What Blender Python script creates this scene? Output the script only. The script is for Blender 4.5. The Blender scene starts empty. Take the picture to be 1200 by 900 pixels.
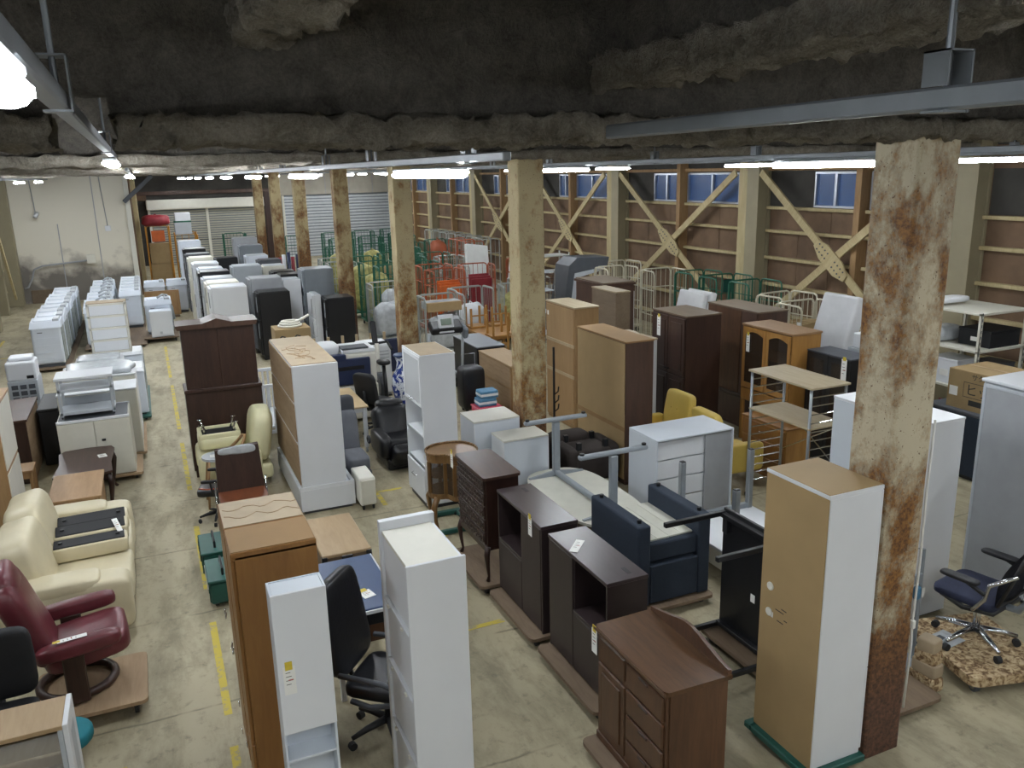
import bpy, bmesh, math, random
from mathutils import Vector, Matrix, noise
random.seed(7)
SC = bpy.context.scene
COL = SC.collection
PI = math.pi

# ------------------------------------------------------------------ camera
H = 4.0; FPX = 975.0; CX, CY = 600.0, 450.0          # eye height, focal length and centre in 1200x900 pixels
def _cam_axes():
    y = Vector((160-CX, -(210-CY), -FPX)).normalized()
    z = -Vector((692-CX, -(4240-CY), -FPX)).normalized()
    y = (y - z*y.dot(z)).normalized()
    return y.cross(z), y, z
_X, _Y, _Z = _cam_axes()
RW = Matrix((_X, _Y, _Z))                              # camera -> world
cam = bpy.data.cameras.new('camera'); cam.lens = FPX/1200*36; cam.sensor_width = 36
cam.clip_start = .02; cam.clip_end = 200
co = bpy.data.objects.new('camera', cam); COL.objects.link(co)
co.matrix_world = Matrix.Translation((0, 0, H)) @ RW.to_4x4()
SC.camera = co
def P(px, py, z=0.0):                                   # pixel + height of the surface it lies on -> point
    d = RW @ Vector(((px-CX)/FPX, -(py-CY)/FPX, -1)); t = (z-H)/d.z
    return Vector((t*d.x, t*d.y, z))

# ------------------------------------------------------------------ world and exposure
W = bpy.data.worlds.new('world'); SC.world = W; W.use_nodes = True
W.node_tree.nodes['Background'].inputs[0].default_value = (.15, .32, .8, 1)
W.node_tree.nodes['Background'].inputs[1].default_value = 1.5
vs = SC.view_settings
vs.view_transform = 'Standard'; vs.look = 'None'; vs.gamma = 1; vs.use_curve_mapping = False
vs.exposure = 0.3
LAMP = 80.0                                             # strength of the lamp diffusers

# ------------------------------------------------------------------ materials
def lin(c):
    if isinstance(c, str):
        c = tuple(int(c[i:i+2], 16)/255 for i in (0, 2, 4))
    return tuple((v/12.92 if v <= .04045 else ((v+.055)/1.055)**2.4) for v in c[:3]) + (1,)
MATS = {}
def _nt(name):
    m = bpy.data.materials.new(name); m.use_nodes = True
    nt = m.node_tree; return m, nt, nt.nodes['Principled BSDF']
def _nd(nt, t, **kw):
    n = nt.nodes.new(t)
    for k, v in kw.items():
        if k in n.inputs.keys(): n.inputs[k].default_value = v
        else: setattr(n, k, v)
    return n
def _ramp(nt, fac, stops):
    r = nt.nodes.new('ShaderNodeValToRGB'); e = r.color_ramp.elements
    while len(e) < len(stops): e.new(.5)
    for el, (p, c) in zip(e, stops): el.position = p; el.color = c if len(c) == 4 else lin(c)
    nt.links.new(fac, r.inputs[0]); return r
def _coord(nt, scale=(1, 1, 1), rot=(0, 0, 0), kind='Object'):
    t = nt.nodes.new('ShaderNodeTexCoord'); m = nt.nodes.new('ShaderNodeMapping')
    m.inputs['Scale'].default_value = scale; m.inputs['Rotation'].default_value = rot
    nt.links.new(t.outputs[kind], m.inputs[0]); return m.outputs[0]
def _noise(nt, vec, scale, detail=4, rough=.55, dist=0):
    n = nt.nodes.new('ShaderNodeTexNoise'); n.inputs['Scale'].default_value = scale
    n.inputs['Detail'].default_value = detail; n.inputs['Roughness'].default_value = rough
    n.inputs['Distortion'].default_value = dist
    nt.links.new(vec, n.inputs['Vector']); return n.outputs['Fac']
def _bump(nt, bs, h, s=.2, d=.01):
    b = nt.nodes.new('ShaderNodeBump'); b.inputs['Strength'].default_value = s; b.inputs['Distance'].default_value = d
    nt.links.new(h, b.inputs['Height']); nt.links.new(b.outputs[0], bs.inputs['Normal'])
def _mix(nt, fac, a, b):
    m = nt.nodes.new('ShaderNodeMix'); m.data_type = 'RGBA'
    if isinstance(fac, float): m.inputs[0].default_value = fac
    else: nt.links.new(fac, m.inputs[0])
    for s, i in ((a, 6), (b, 7)):
        if isinstance(s, (tuple, str)): m.inputs[i].default_value = lin(s) if isinstance(s, str) or len(s) == 3 else s
        else: nt.links.new(s, m.inputs[i])
    return m.outputs[2]
def plain(name, c, rough=.5, metal=0, var=.06, sc=6, bump=0, bsc=60, **kw):
    m, nt, bs = _nt(name); c = lin(c)
    v = _coord(nt); f = _noise(nt, v, sc)
    a = tuple(max(0, x*(1-var)) for x in c[:3])+(1,); b = tuple(min(1, x*(1+var)) for x in c[:3])+(1,)
    r = _ramp(nt, f, [(.3, a), (.7, b)])
    nt.links.new(r.outputs[0], bs.inputs['Base Color'])
    bs.inputs['Roughness'].default_value = rough; bs.inputs['Metallic'].default_value = metal
    if bump: _bump(nt, bs, _noise(nt, v, bsc, 3), bump, .004)
    for k, x in kw.items(): bs.inputs[k].default_value = x
    MATS[name] = m; return m
def wood(name, c1, c2, rough=.45, axis='z', sc=5, var=1, bump=.08):
    m, nt, bs = _nt(name)
    s = {'x': (.12, 1, 1), 'y': (1, .12, 1), 'z': (1, 1, .12)}[axis]
    v = _coord(nt, s); f = _noise(nt, v, sc*4, 6, .65, 1.2); f2 = _noise(nt, v, sc*.8, 3)
    g = nt.nodes.new('ShaderNodeMath'); g.operation = 'MULTIPLY_ADD'; g.inputs[1].default_value = .6
    nt.links.new(f, g.inputs[0])
    h = nt.nodes.new('ShaderNodeMath'); h.operation = 'MULTIPLY'; h.inputs[1].default_value = .4
    nt.links.new(f2, h.inputs[0]); nt.links.new(h.outputs[0], g.inputs[2])
    r = _ramp(nt, g.outputs[0], [(.35, lin(c2)), (.62, lin(c1))])
    nt.links.new(r.outputs[0], bs.inputs['Base Color']); bs.inputs['Roughness'].default_value = rough
    if bump: _bump(nt, bs, f, bump, .002)
    MATS[name] = m; return m
def emis(name, c, s):
    m, nt, bs = _nt(name); bs.inputs['Base Color'].default_value = lin(c)
    bs.inputs['Emission Color'].default_value = lin(c); bs.inputs['Emission Strength'].default_value = s
    MATS[name] = m; return m
def glass(name, c='FFFFFF', rough=.05, alpha=.25):
    m, nt, bs = _nt(name); bs.inputs['Base Color'].default_value = lin(c); bs.inputs['Roughness'].default_value = rough
    bs.inputs['Alpha'].default_value = alpha; bs.inputs['Specular IOR Level'].default_value = .6
    MATS[name] = m; return m
def rusty(name, paint, rust, dark, lo, hi, sc=2.2, zst=None):
    m, nt, bs = _nt(name); v = _coord(nt, (1, 1, .7)); vf = _coord(nt)
    f1 = _noise(nt, v, sc*1.3, 9, .72, .15); f2 = _noise(nt, vf, 34, 4, .7); f3 = _noise(nt, vf, 1.3, 3)
    a = nt.nodes.new('ShaderNodeMath'); a.operation = 'MULTIPLY_ADD'; a.inputs[1].default_value = .18
    nt.links.new(f2, a.inputs[0]); nt.links.new(f1, a.inputs[2])
    if zst:                                             # rust creeps up from the floor and sits in old patches
        sep = nt.nodes.new('ShaderNodeSeparateXYZ'); nt.links.new(vf, sep.inputs[0])
        mz = nt.nodes.new('ShaderNodeMath'); mz.operation = 'DIVIDE'; mz.inputs[1].default_value = 4.2; nt.links.new(sep.outputs[2], mz.inputs[0])
        zr = _ramp(nt, mz.outputs[0], [(p, (q, q, q, 1)) for p, q in zst])
        ad = nt.nodes.new('ShaderNodeMath'); ad.operation = 'ADD'; nt.links.new(a.outputs[0], ad.inputs[0]); nt.links.new(zr.outputs[0], ad.inputs[1]); a = ad
    r = _ramp(nt, a.outputs[0], [(lo, (0, 0, 0, 1)), (hi, (1, 1, 1, 1))])
    pv = _ramp(nt, f3, [(.3, lin(paint)), (.75, tuple(x*.82 for x in lin(paint)[:3])+(1,))])
    rv = _ramp(nt, f2, [(.38, lin(dark)), (.62, lin(rust))])
    if zst:
        lw = _ramp(nt, mz.outputs[0], [(.1, (1, 1, 1, 1)), (.3, (0, 0, 0, 1))]); dk = _ramp(nt, f2, [(.35, lin('3B2A22')), (.65, lin('6B4A38'))])
        class _o: outputs = [_mix(nt, lw.outputs[0], rv.outputs[0], dk.outputs[0])]
        rv = _o
    c = _mix(nt, r.outputs[0], pv.outputs[0], rv.outputs[0])
    sp = _ramp(nt, _noise(nt, vf, 55, 2, .6), [(.66, (0, 0, 0, 1)), (.72, (1, 1, 1, 1))])
    c2 = _mix(nt, sp.outputs[0], c, dark)
    nt.links.new(c2, bs.inputs['Base Color']); bs.inputs['Roughness'].default_value = .7
    _bump(nt, bs, a.outputs[0], .5, .01); MATS[name] = m; return m

plain('white', 'D9DCE0', .38, var=.02, sc=3)
plain('white_cold', 'CFD6DE', .35, var=.02, sc=3)
plain('white_warm', 'D8D6CB', .45, var=.03)
plain('ivory', 'CFCDC0', .42, var=.03)
plain('appliance', 'D3DAE4', .35, var=.03, sc=4)
plain('appliance_back', '8C928E', .6, var=.35, sc=14)
plain('grey_light', 'AEB4BA', .4, var=.04)
plain('grey_panel', '9A9DA1', .45, var=.05)
plain('grey_mid', '7E858C', .38, var=.05)
plain('grey_metal', '9DA3A8', .35, .7, var=.06)
plain('grey_paint', '8E959B', .42, .1, var=.06)
plain('grey_dark', '4A4E54', .5, var=.1)
plain('silver', 'C9CCD0', .22, 1, var=.04)
plain('chrome', 'D8DADC', .12, 1, var=.02)
plain('black', '17181B', .38, var=.15)
plain('black_matte', '141519', .7, var=.2, bump=.1)
plain('black_leather', '15161A', .36, var=.2, bump=.35, bsc=28)
plain('black_plastic', '1C1D20', .5, var=.1)
plain('black_mesh', '1B2030', .75, var=.25, sc=90, bump=.4, bsc=220)
plain('navy_fabric', '26303E', .85, var=.1, sc=40, bump=.25, bsc=300)
plain('navy_seat', '262C44', .8, var=.15, sc=60, bump=.3, bsc=250)
plain('blue_top', '33476B', .35, var=.05)
plain('copier_blue', '232D4A', .35, var=.06)
plain('dust_cloth', 'C9C8BC', .85, var=.05, bump=.1, bsc=200)
plain('cream_leather', 'C9BFA1', .42, var=.05, sc=5, bump=.25, bsc=14)
plain('pale_leather', 'D9D5AE', .4, var=.05, sc=5, bump=.25, bsc=14)
plain('burgundy_leather', '602930', .33, var=.14, sc=6, bump=.4, bsc=16)
plain('yellow_vinyl', 'CBB058', .5, var=.05, bump=.1)
plain('brown_fabric', '2E2724', .9, var=.15, bump=.3, bsc=200)
plain('grey_fabric', '6A6D74', .9, var=.1, bump=.3, bsc=200)
plain('grey_fabric_dark', '44474D', .9, var=.1, bump=.3, bsc=200)
plain('green_plastic', '174D44', .45, var=.15)
plain('green_cage', '2A6350', .45, .2, var=.1)
plain('grey_cage', 'A5AAA6', .4, .4, var=.1)
plain('orange_cage', 'A5593C', .5, .1, var=.1)
plain('red_plastic', '8C2A33', .5, var=.15)
plain('orange_plastic', 'C75F22', .5, var=.15)
plain('pink_plastic', 'C2475C', .5, var=.05)
plain('blue_plastic', '4A7C9E', .5, var=.2, sc=20)
plain('yellow_stuff', 'A5A062', .6, var=.4, sc=9)
plain('cream_cage', 'C9C4B0', .45, .2, var=.1)
plain('yellow_cage', 'C98F35', .45, .1, var=.1)
plain('white_cage', 'D5D8D6', .4, .1, var=.05)
plain('cardboard', '9B845F', .85, var=.07, bump=.1, bsc=40)
plain('paper', 'E6E6E2', .8, var=.02)
plain('print_black', '30302E', .8)
plain('print_red', 'B0463C', .8)
plain('tape_yellow', 'CDB63A', .6, var=.1, sc=30)
plain('plastic_wrap', 'B4B9BD', .25, var=.16, sc=9, bump=.6, bsc=16)
plain('mattress', 'CFD0D2', .85, var=.05, bump=.3, bsc=18)
plain('pencil', '9A7E5C', .8)
plain('cable', 'D9D9D4', .5)
plain('teal_fabric', '18707C', .85, var=.1, bump=.2, bsc=200)
plain('orange_trim', 'C25B3A', .5)
plain('beige_ply', 'A8977D', .6, var=.08)
plain('mdf', 'A0875F', .7, var=.06, sc=3)
plain('mdf_dark', '8F7048', .7, var=.08, sc=3)
plain('panel_brown', '69533F', .8, var=.28, sc=2.2, bump=.1, bsc=6)
plain('wall_dark', '3C3A36', .9, var=.35, sc=1.5)
plain('pipe_grey', '777C81', .4, .4, var=.08)
plain('post_olive', '8F866C', .6, var=.08, sc=2)
plain('frame_alu', 'A7AAB0', .35, .7, var=.05)
plain('shutter_beige', 'B4B3A6', .5, 0, var=.05)
plain('shutter_grey', 'C6CBCF', .45, 0, var=.05)
plain('concrete_wall', 'A9A498', .85, var=.12, sc=1.5)
plain('rubber', '222324', .7)
plain('screen_lcd', '8B9A8C', .3)
wood('w_dark', '3E2A22', '2A1B16', .4)
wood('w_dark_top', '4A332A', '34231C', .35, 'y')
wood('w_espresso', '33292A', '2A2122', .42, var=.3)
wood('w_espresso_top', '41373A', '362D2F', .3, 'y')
wood('w_brown', '5C3E29', '422B1C', .38)
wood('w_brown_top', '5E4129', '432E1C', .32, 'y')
wood('w_carved', '35211C', '22140F', .35)
wood('w_wardrobe', '8F6534', '7F5629', .42)
wood('w_tanback', 'A1835C', '937550', .6)
wood('w_tan', '977952', '866844', .55)
wood('w_oak', 'A5845F', '92714D', .5, 'y')
wood('w_oak_z', 'A5845C', '926F49', .5)
wood('w_light', 'AA916E', '9A805D', .5, 'y')
wood('w_pale', 'AEA186', '9E8F72', .5, 'y')
wood('w_pale_z', 'B5A385', 'A5906F', .5)
wood('w_honey', 'A97D43', '916733', .4)
wood('w_honey_top', '9A7A58', '866746', .5, 'y')
wood('w_redbrown', '50392D', '3C2A21', .42)
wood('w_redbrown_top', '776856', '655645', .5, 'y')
wood('w_vitrine', '80613B', '644727', .33)
wood('w_leather_brown', '6E3D22', '5A2E18', .35, 'y')
wood('w_stud', '9A7D57', '826545', .75)
wood('w_pine', 'B9AA84', 'A19168', .75)
wood('w_ply', 'A58C6F', '8E7558', .75, 'y')
wood('w_plydark', '7A6854', '645342', .75, 'y')
wood('w_lightsheet', 'CBB38C', 'C2A880', .6, 'x')
glass('glass', 'FFFFFF', .05, .1); glass('glass_frost', 'E8ECF0', .3, .5); glass('glass_dark', '40352C', .05, .55)
glass('pane', '5C82C2', .3, .3)
rusty('column_paint', 'C4BAA0', '8E6431', '55361F', .62, .80, 2.6, [(0, .45), (.16, .38), (.27, .16), (.45, .13), (.6, .05), (.72, .15), (.86, .15), (.95, .05), (1, 0)])
rusty('column_mid', 'B5A680', '8E6630', '5A3A20', .62, .78, 3, [(0, .3), (.2, .2), (.4, .1), (.55, .06), (.62, .0), (1, 0)])
rusty('column_far', 'AF9E76', '7C5426', '4A2F1A', .60, .78, 2.2, [(0, .35), (.3, .2), (.5, .06), (.8, .05), (1, .1)])
emis('lamp_white', 'F6FBFF', LAMP)

def _floor_mat():
    m, nt, bs = _nt('floor_concrete'); v = _coord(nt); va = _coord(nt, (1, .35, 1))
    f1 = _noise(nt, v, .35, 4, .6); f2 = _noise(nt, va, 2.6, 8, .75, .3); f3 = _noise(nt, v, 9, 5, .7)
    base = _ramp(nt, f1, [(.35, lin('A1977C')), (.65, lin('B0A68A'))])
    worn = _ramp(nt, f2, [(.45, (0, 0, 0, 1)), (.64, (1, 1, 1, 1))])
    c = _mix(nt, worn.outputs[0], base.outputs[0], '877F68')
    sp = _ramp(nt, f3, [(.55, (0, 0, 0, 1)), (.74, (.85, .85, .85, 1))])
    c = _mix(nt, sp.outputs[0], c, '6E6957')
    sep = nt.nodes.new('ShaderNodeSeparateXYZ'); nt.links.new(v, sep.inputs[0])
    # cast joints across the aisle: thin ragged dark lines every 1.55 m along Y
    w = nt.nodes.new('ShaderNodeMath'); w.operation = 'MULTIPLY_ADD'; w.inputs[1].default_value = .06
    nt.links.new(_noise(nt, v, 3, 5), w.inputs[0]); nt.links.new(sep.outputs[1], w.inputs[2])
    md = nt.nodes.new('ShaderNodeMath'); md.operation = 'PINGPONG'; md.inputs[1].default_value = .775
    nt.links.new(w.outputs[0], md.inputs[0])
    ln = _ramp(nt, md.outputs[0], [(0, (1, 1, 1, 1)), (.018, (0, 0, 0, 1))])
    mm = nt.nodes.new('ShaderNodeMath'); mm.operation = 'MULTIPLY'
    br = _ramp(nt, _noise(nt, v, 2.2, 3), [(.42, (0, 0, 0, 1)), (.55, (.75, .75, .75, 1))])
    nt.links.new(ln.outputs[0], mm.inputs[0]); nt.links.new(br.outputs[0], mm.inputs[1])
    c = _mix(nt, mm.outputs[0], c, '55503F')
    nt.links.new(c, bs.inputs['Base Color'])
    rr = _ramp(nt, f2, [(.3, (.5, .5, .5, 1)), (.7, (.75, .75, .75, 1))])
    nt.links.new(rr.outputs[0], bs.inputs['Roughness']); _bump(nt, bs, f3, .12, .003); MATS['floor'] = m
def _fuzz_mat(name, a, b, c):
    m, nt, bs = _nt(name); v = _coord(nt)
    f = _noise(nt, v, 7, 10, .8, .5); f2 = _noise(nt, v, 70, 4, .8)
    g = nt.nodes.new('ShaderNodeMath'); g.operation = 'MULTIPLY_ADD'; g.inputs[1].default_value = .5
    nt.links.new(f2, g.inputs[0]); nt.links.new(f, g.inputs[2])
    r = _ramp(nt, g.outputs[0], [(.5, lin(a)), (.74, lin(b)), (.95, lin(c))])
    nt.links.new(r.outputs[0], bs.inputs['Base Color']); bs.inputs['Roughness'].default_value = 1
    bs.inputs['Specular IOR Level'].default_value = .1
    _bump(nt, bs, g.outputs[0], 1, .09); MATS[name] = m
def _wallwhite_mat():
    m, nt, bs = _nt('wall_stained'); v = _coord(nt)
    sep = nt.nodes.new('ShaderNodeSeparateXYZ'); nt.links.new(v, sep.inputs[0])
    mr = nt.nodes.new('ShaderNodeMapRange'); mr.inputs[1].default_value = 2.0; mr.inputs[2].default_value = .6
    nt.links.new(sep.outputs[2], mr.inputs[0])
    a = nt.nodes.new('ShaderNodeMath'); a.operation = 'MULTIPLY_ADD'; a.inputs[1].default_value = .55; 
    nt.links.new(mr.outputs[0], a.inputs[0]); nt.links.new(_noise(nt, v, 1.1, 5, .6), a.inputs[2])
    r = _ramp(nt, a.outputs[0], [(.70, lin('DBD6C7')), (.9, lin('A29C91')), (1.02, lin('76716A'))])
    nt.links.new(r.outputs[0], bs.inputs['Base Color']); bs.inputs['Roughness'].default_value = .8; MATS['wall_stained'] = m
def _tape_mat():
    m, nt, bs = _nt('tape_worn'); v = _coord(nt)
    f = _noise(nt, v, 9, 6, .7); r = _ramp(nt, f, [(.40, lin('9E957B')), (.50, lin('C4B044'))])
    nt.links.new(r.outputs[0], bs.inputs['Base Color']); bs.inputs['Roughness'].default_value = .7; MATS['tape_worn'] = m
def _carpet_mat():
    m, nt, bs = _nt('floral_carpet'); v = _coord(nt)
    f = _noise(nt, v, 20, 6, .7, .8); r = _ramp(nt, f, [(.42, lin('6A5238')), (.5, lin('A98F6B')), (.58, lin('C9B591'))])
    nt.links.new(r.outputs[0], bs.inputs['Base Color']); bs.inputs['Roughness'].default_value = .95
    _bump(nt, bs, _noise(nt, v, 120, 2), .6, .004); MATS['floral_carpet'] = m
def _vase_mat():
    m, nt, bs = _nt('vase_china'); v = _coord(nt)
    f = _noise(nt, v, 9, 4, .6, 1.2); r = _ramp(nt, f, [(.47, lin('D8DEE8')), (.53, lin('2C3F86'))])
    nt.links.new(r.outputs[0], bs.inputs['Base Color']); bs.inputs['Roughness'].default_value = .15; MATS['vase_china'] = m
_floor_mat(); _wallwhite_mat(); _tape_mat(); _carpet_mat(); _vase_mat()
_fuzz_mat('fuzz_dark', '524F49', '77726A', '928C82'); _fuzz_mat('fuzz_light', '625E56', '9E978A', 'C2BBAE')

# ------------------------------------------------------------------ mesh helpers
class B:
    def __init__(s): s.bm = bmesh.new()
    def box(s, x0, y0, z0, x1, y1, z1, b=0, seg=1):
        bm = s.bm
        v = [bm.verts.new((x, y, z)) for z in (z0, z1) for y in (y0, y1) for x in (x0, x1)]
        fs = [bm.faces.new([v[i] for i in q]) for q in ((0, 2, 3, 1), (4, 5, 7, 6), (0, 1, 5, 4), (2, 6, 7, 3), (0, 4, 6, 2), (1, 3, 7, 5))]
        if b:
            es = list({e for f in fs for e in f.edges})
            bmesh.ops.bevel(bm, geom=es, offset=b, segments=seg, affect='EDGES', profile=.5)
        return s
    def rbox(s, c, size, rot=(0, 0, 0), b=0, seg=1):
        n0 = set(s.bm.verts); s.box(-size[0]/2, -size[1]/2, -size[2]/2, size[0]/2, size[1]/2, size[2]/2, b, seg)
        return s._xf(n0, c, rot)
    def _xf(s, n0, c, rot):
        from mathutils import Euler
        M = Matrix.Translation(c) @ Euler(rot).to_matrix().to_4x4()
        for v in s.bm.verts:
            if v not in n0: v.co = M @ v.co
        return s
    def hexa(s, lo, hi):
        "loft between two quads/polygons of equal count (closed)"
        bm = s.bm; a = [bm.verts.new(p) for p in lo]; c = [bm.verts.new(p) for p in hi]; n = len(lo)
        bm.faces.new(a[::-1]); bm.faces.new(c)
        for i in range(n): bm.faces.new((a[i], a[(i+1) % n], c[(i+1) % n], c[i]))
        return s
    def prism(s, pts, a, b, ax='z'):
        f = {'z': lambda p, t: (p[0], p[1], t), 'y': lambda p, t: (p[0], t, p[1]), 'x': lambda p, t: (t, p[0], p[1])}[ax]
        return s.hexa([f(p, a) for p in pts], [f(p, b) for p in pts])
    def tube(s, pts, r, n=8, closed=False, cap=True):
        pts = [Vector(p) for p in pts]; m = len(pts); rr = r if isinstance(r, (list, tuple)) else [r]*m
        rings = []; up = None
        for i, p in enumerate(pts):
            if closed: t = pts[(i+1) % m]-pts[i-1]
            else: t = (pts[min(i+1, m-1)]-pts[max(i-1, 0)])
            if t.length < 1e-9: t = Vector((0, 0, 1))
            t.normalize()
            if up is None:
                up = Vector((0, 0, 1)) if abs(t.z) < .9 else Vector((1, 0, 0))
            u = (up - t*up.dot(t)); u = u.normalized() if u.length > 1e-6 else t.orthogonal().normalized()
            up = u; w = t.cross(u)
            rings.append([s.bm.verts.new(p + (u*math.cos(2*PI*k/n)+w*math.sin(2*PI*k/n))*rr[i]) for k in range(n)])
        for i in range(m if closed else m-1):
            a, b = rings[i], rings[(i+1) % m]
            for k in range(n): s.bm.faces.new((a[k], a[(k+1) % n], b[(k+1) % n], b[k]))
        if cap and not closed: s.bm.faces.new(rings[0][::-1]); s.bm.faces.new(rings[-1])
        return s
    def cyl(s, a, b, r, r2=None, n=12): return s.tube([a, b], [r, r if r2 is None else r2], n)
    def lathe(s, prof, c=(0, 0, 0), n=24):
        rings = []
        for r, z in prof: rings.append([s.bm.verts.new((c[0]+r*math.cos(2*PI*k/n), c[1]+r*math.sin(2*PI*k/n), c[2]+z)) for k in range(n)])
        for a, b in zip(rings, rings[1:]):
            for k in range(n): s.bm.faces.new((a[k], a[(k+1) % n], b[(k+1) % n], b[k]))
        s.bm.faces.new(rings[0][::-1]); s.bm.faces.new(rings[-1]); return s
    def cush(s, c, size, e=.35, rot=(0, 0, 0), n=20, m=12, wr=0, e2=None):
        "superellipsoid cushion with optional wrinkles"
        n0 = set(s.bm.verts); e2 = e if e2 is None else e2
        def sp(v, p): return math.copysign(abs(v)**p, v)
        rows = []
        for i in range(1, m):
            u = -PI/2+PI*i/m; row = []
            for k in range(n):
                v = 2*PI*k/n
                q = Vector((sp(math.cos(u), e)*sp(math.cos(v), e2)*size[0]/2, sp(math.cos(u), e)*sp(math.sin(v), e2)*size[1]/2, sp(math.sin(u), e)*size[2]/2))
                if wr: q *= 1+wr*noise.noise(Vector((q.x*5+c[0]*7, q.y*5+c[1], q.z*5)))
                row.append(s.bm.verts.new(q))
            rows.append(row)
        bot = s.bm.verts.new((0, 0, -size[2]/2)); top = s.bm.verts.new((0, 0, size[2]/2))
        for a, b in zip(rows, rows[1:]):
            for k in range(n): s.bm.faces.new((a[k], a[(k+1) % n], b[(k+1) % n], b[k]))
        for k in range(n):
            s.bm.faces.new((bot, rows[0][(k+1) % n], rows[0][k])); s.bm.faces.new((top, rows[-1][k], rows[-1][(k+1) % n]))
        return s._xf(n0, c, rot)
    def build(s, name, mat, parent=None, smooth=False, loc=None):
        me = bpy.data.meshes.new(name); bmesh.ops.recalc_face_normals(s.bm, faces=s.bm.faces); s.bm.to_mesh(me); s.bm.free()
        me.materials.append(MATS[mat])
        if smooth: me.shade_smooth()
        o = bpy.data.objects.new(name, me); COL.objects.link(o)
        if parent is not None: o.parent = parent
        if loc: o.location = loc
        return o
def tag(o, label, cat, group=None):
    o['label'] = label; o['category'] = cat
    if group: o['group'] = group
    return o
def T(name, label, cat, loc=(0, 0, 0), rz=0, group=None, rot=None):
    o = bpy.data.objects.new(name, None); COL.objects.link(o); o.empty_display_size = .1
    o.location = loc; o.rotation_euler = rot if rot else (0, 0, rz)
    return tag(o, label, cat, group)
def pt(th, name, bx, mat, b=.004, seg=1):
    "box part; bx = one 6-tuple or a list of them"
    m = B()
    for q in (bx if isinstance(bx, list) else [bx]): m.box(*q, b=b, seg=seg)
    return m.build(name, mat, th)
def st(name, o):
    o.name = name; o['kind'] = 'structure'; return o
def kids(o): return [c for c in bpy.data.objects if c.parent == o]
def dup(o, loc=None, rz=None, label=None, parent=None, mat=None, scale=None):
    c = o.copy(); COL.objects.link(c)
    if parent is not None: c.parent = parent
    if loc is not None: c.location = loc
    if rz is not None: c.rotation_euler = (0, 0, rz)
    if label: c['label'] = label
    if scale: c.scale = scale
    for k in kids(o): dup(k, parent=c)
    return c
def arc(cx, cy, r, a0, a1, n=6):
    return [(cx+r*math.cos(a0+(a1-a0)*i/n), cy+r*math.sin(a0+(a1-a0)*i/n)) for i in range(n+1)]
def rrect(x0, y0, x1, y1, r, n=4):
    return arc(x1-r, y1-r, r, 0, PI/2, n)+arc(x0+r, y1-r, r, PI/2, PI, n)+arc(x0+r, y0+r, r, PI, 1.5*PI, n)+arc(x1-r, y0+r, r, 1.5*PI, 2*PI, n)

# ------------------------------------------------------------------ the building
XR, XL, YF, ZC = 12.0, -4.4, 43.2, 5.15
fl = st('floor', B().box(XL-.3, -6.3, -.2, XR+.3, YF+.3, 0).build('floor', 'floor'))
def floor_tape(x0, y0, x1, y1, m='tape_worn'):
    pt(fl, 'tape_line', (x0, y0, 0, x1, y1, .0015), m, 0)
for y0, y1 in ((3.2, 5.6), (6.0, 7.5), (8.2, 9.9), (11.2, 13.4), (14.2, 17.5), (18.2, 21.8), (23, 27), (29, 33)): floor_tape(.12, y0, .18, y1)
floor_tape(-.62, 4.95, -.56, 5.7); floor_tape(-.5, 5.05, .1, 5.11)
for y0, y1 in ((7.7, 8.3), (9.5, 10.2)): floor_tape(2.32, y0, 2.38, y1)
floor_tape(1.9, 6.32, 2.6, 6.38); floor_tape(2.1, 8.3, 2.75, 8.36); floor_tape(2.0, 9.95, 2.7, 10.01)
floor_tape(-4.2, 22.2, -2.9, 22.27); floor_tape(-3.7, 22.2, -3.63, 24.8)

# ceiling deck with sprayed insulation
m = B(); nx, ny = 66, 150; gv = []
for j in range(ny+1):
    row = []
    for i in range(nx+1):
        x = XL-.2+(XR-XL+.4)*i/nx; y = -6.2+(YF+6.4)*j/ny
        row.append(m.bm.verts.new((x, y, ZC-.09*(.5+noise.noise(Vector((x*1.7, y*1.7, 3)))) )))
    gv.append(row)
for j in range(ny):
    for i in range(nx): m.bm.faces.new((gv[j][i], gv[j+1][i], gv[j+1][i+1], gv[j][i+1]))
cl = st('ceiling', m.build('ceiling', 'fuzz_dark', smooth=True))
def fuzzbeam(name, ring, t0, t1, step, ax, amp, mat, hang=.03):
    "sprayed steel beam: closed ring of (u, z) swept along an axis, roughened"
    m = B(); n = int((t1-t0)/step); rings = []
    for i in range(n+1):
        t = t0+(t1-t0)*i/n; row = []
        for (u, z) in ring:
            p = Vector((t, u, z)) if ax == 'x' else Vector((u, t, z))
            q = p*6.0; d = noise.noise_vector(q)*amp*.7 + noise.noise_vector(p*17)*amp*.55 + noise.noise_vector(p*34)*amp*.5 + (noise.noise_vector(p*70)*amp*.4 if step < .031 else Vector((0, 0, 0))) + noise.noise_vector(p*2.1)*amp*.7
            if z < ring[0][1]+.08: d.z -= hang*max(0, noise.noise(p*9+Vector((5, 5, 5))))
            row.append(m.bm.verts.new(p+d))
        rings.append(row)
    k = len(ring)
    for a, b in zip(rings, rings[1:]):
        for j in range(k): m.bm.faces.new((a[j], a[(j+1) % k], b[(j+1) % k], b[j]))
    return m.build(name, mat, cl, smooth=True)
def dens(pts, d):
    out = []
    for (a, b) in zip(pts, pts[1:]+pts[:1]):
        L = math.hypot(b[0]-a[0], b[1]-a[1]); n = max(1, int(L/d))
        out += [(a[0]+(b[0]-a[0])*i/n, a[1]+(b[1]-a[1])*i/n) for i in range(n)]
    return out
GY = [3.72, 9.33, 14.75, 19.7, 25.1, 30.0, 34.9, 39.8]
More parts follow.
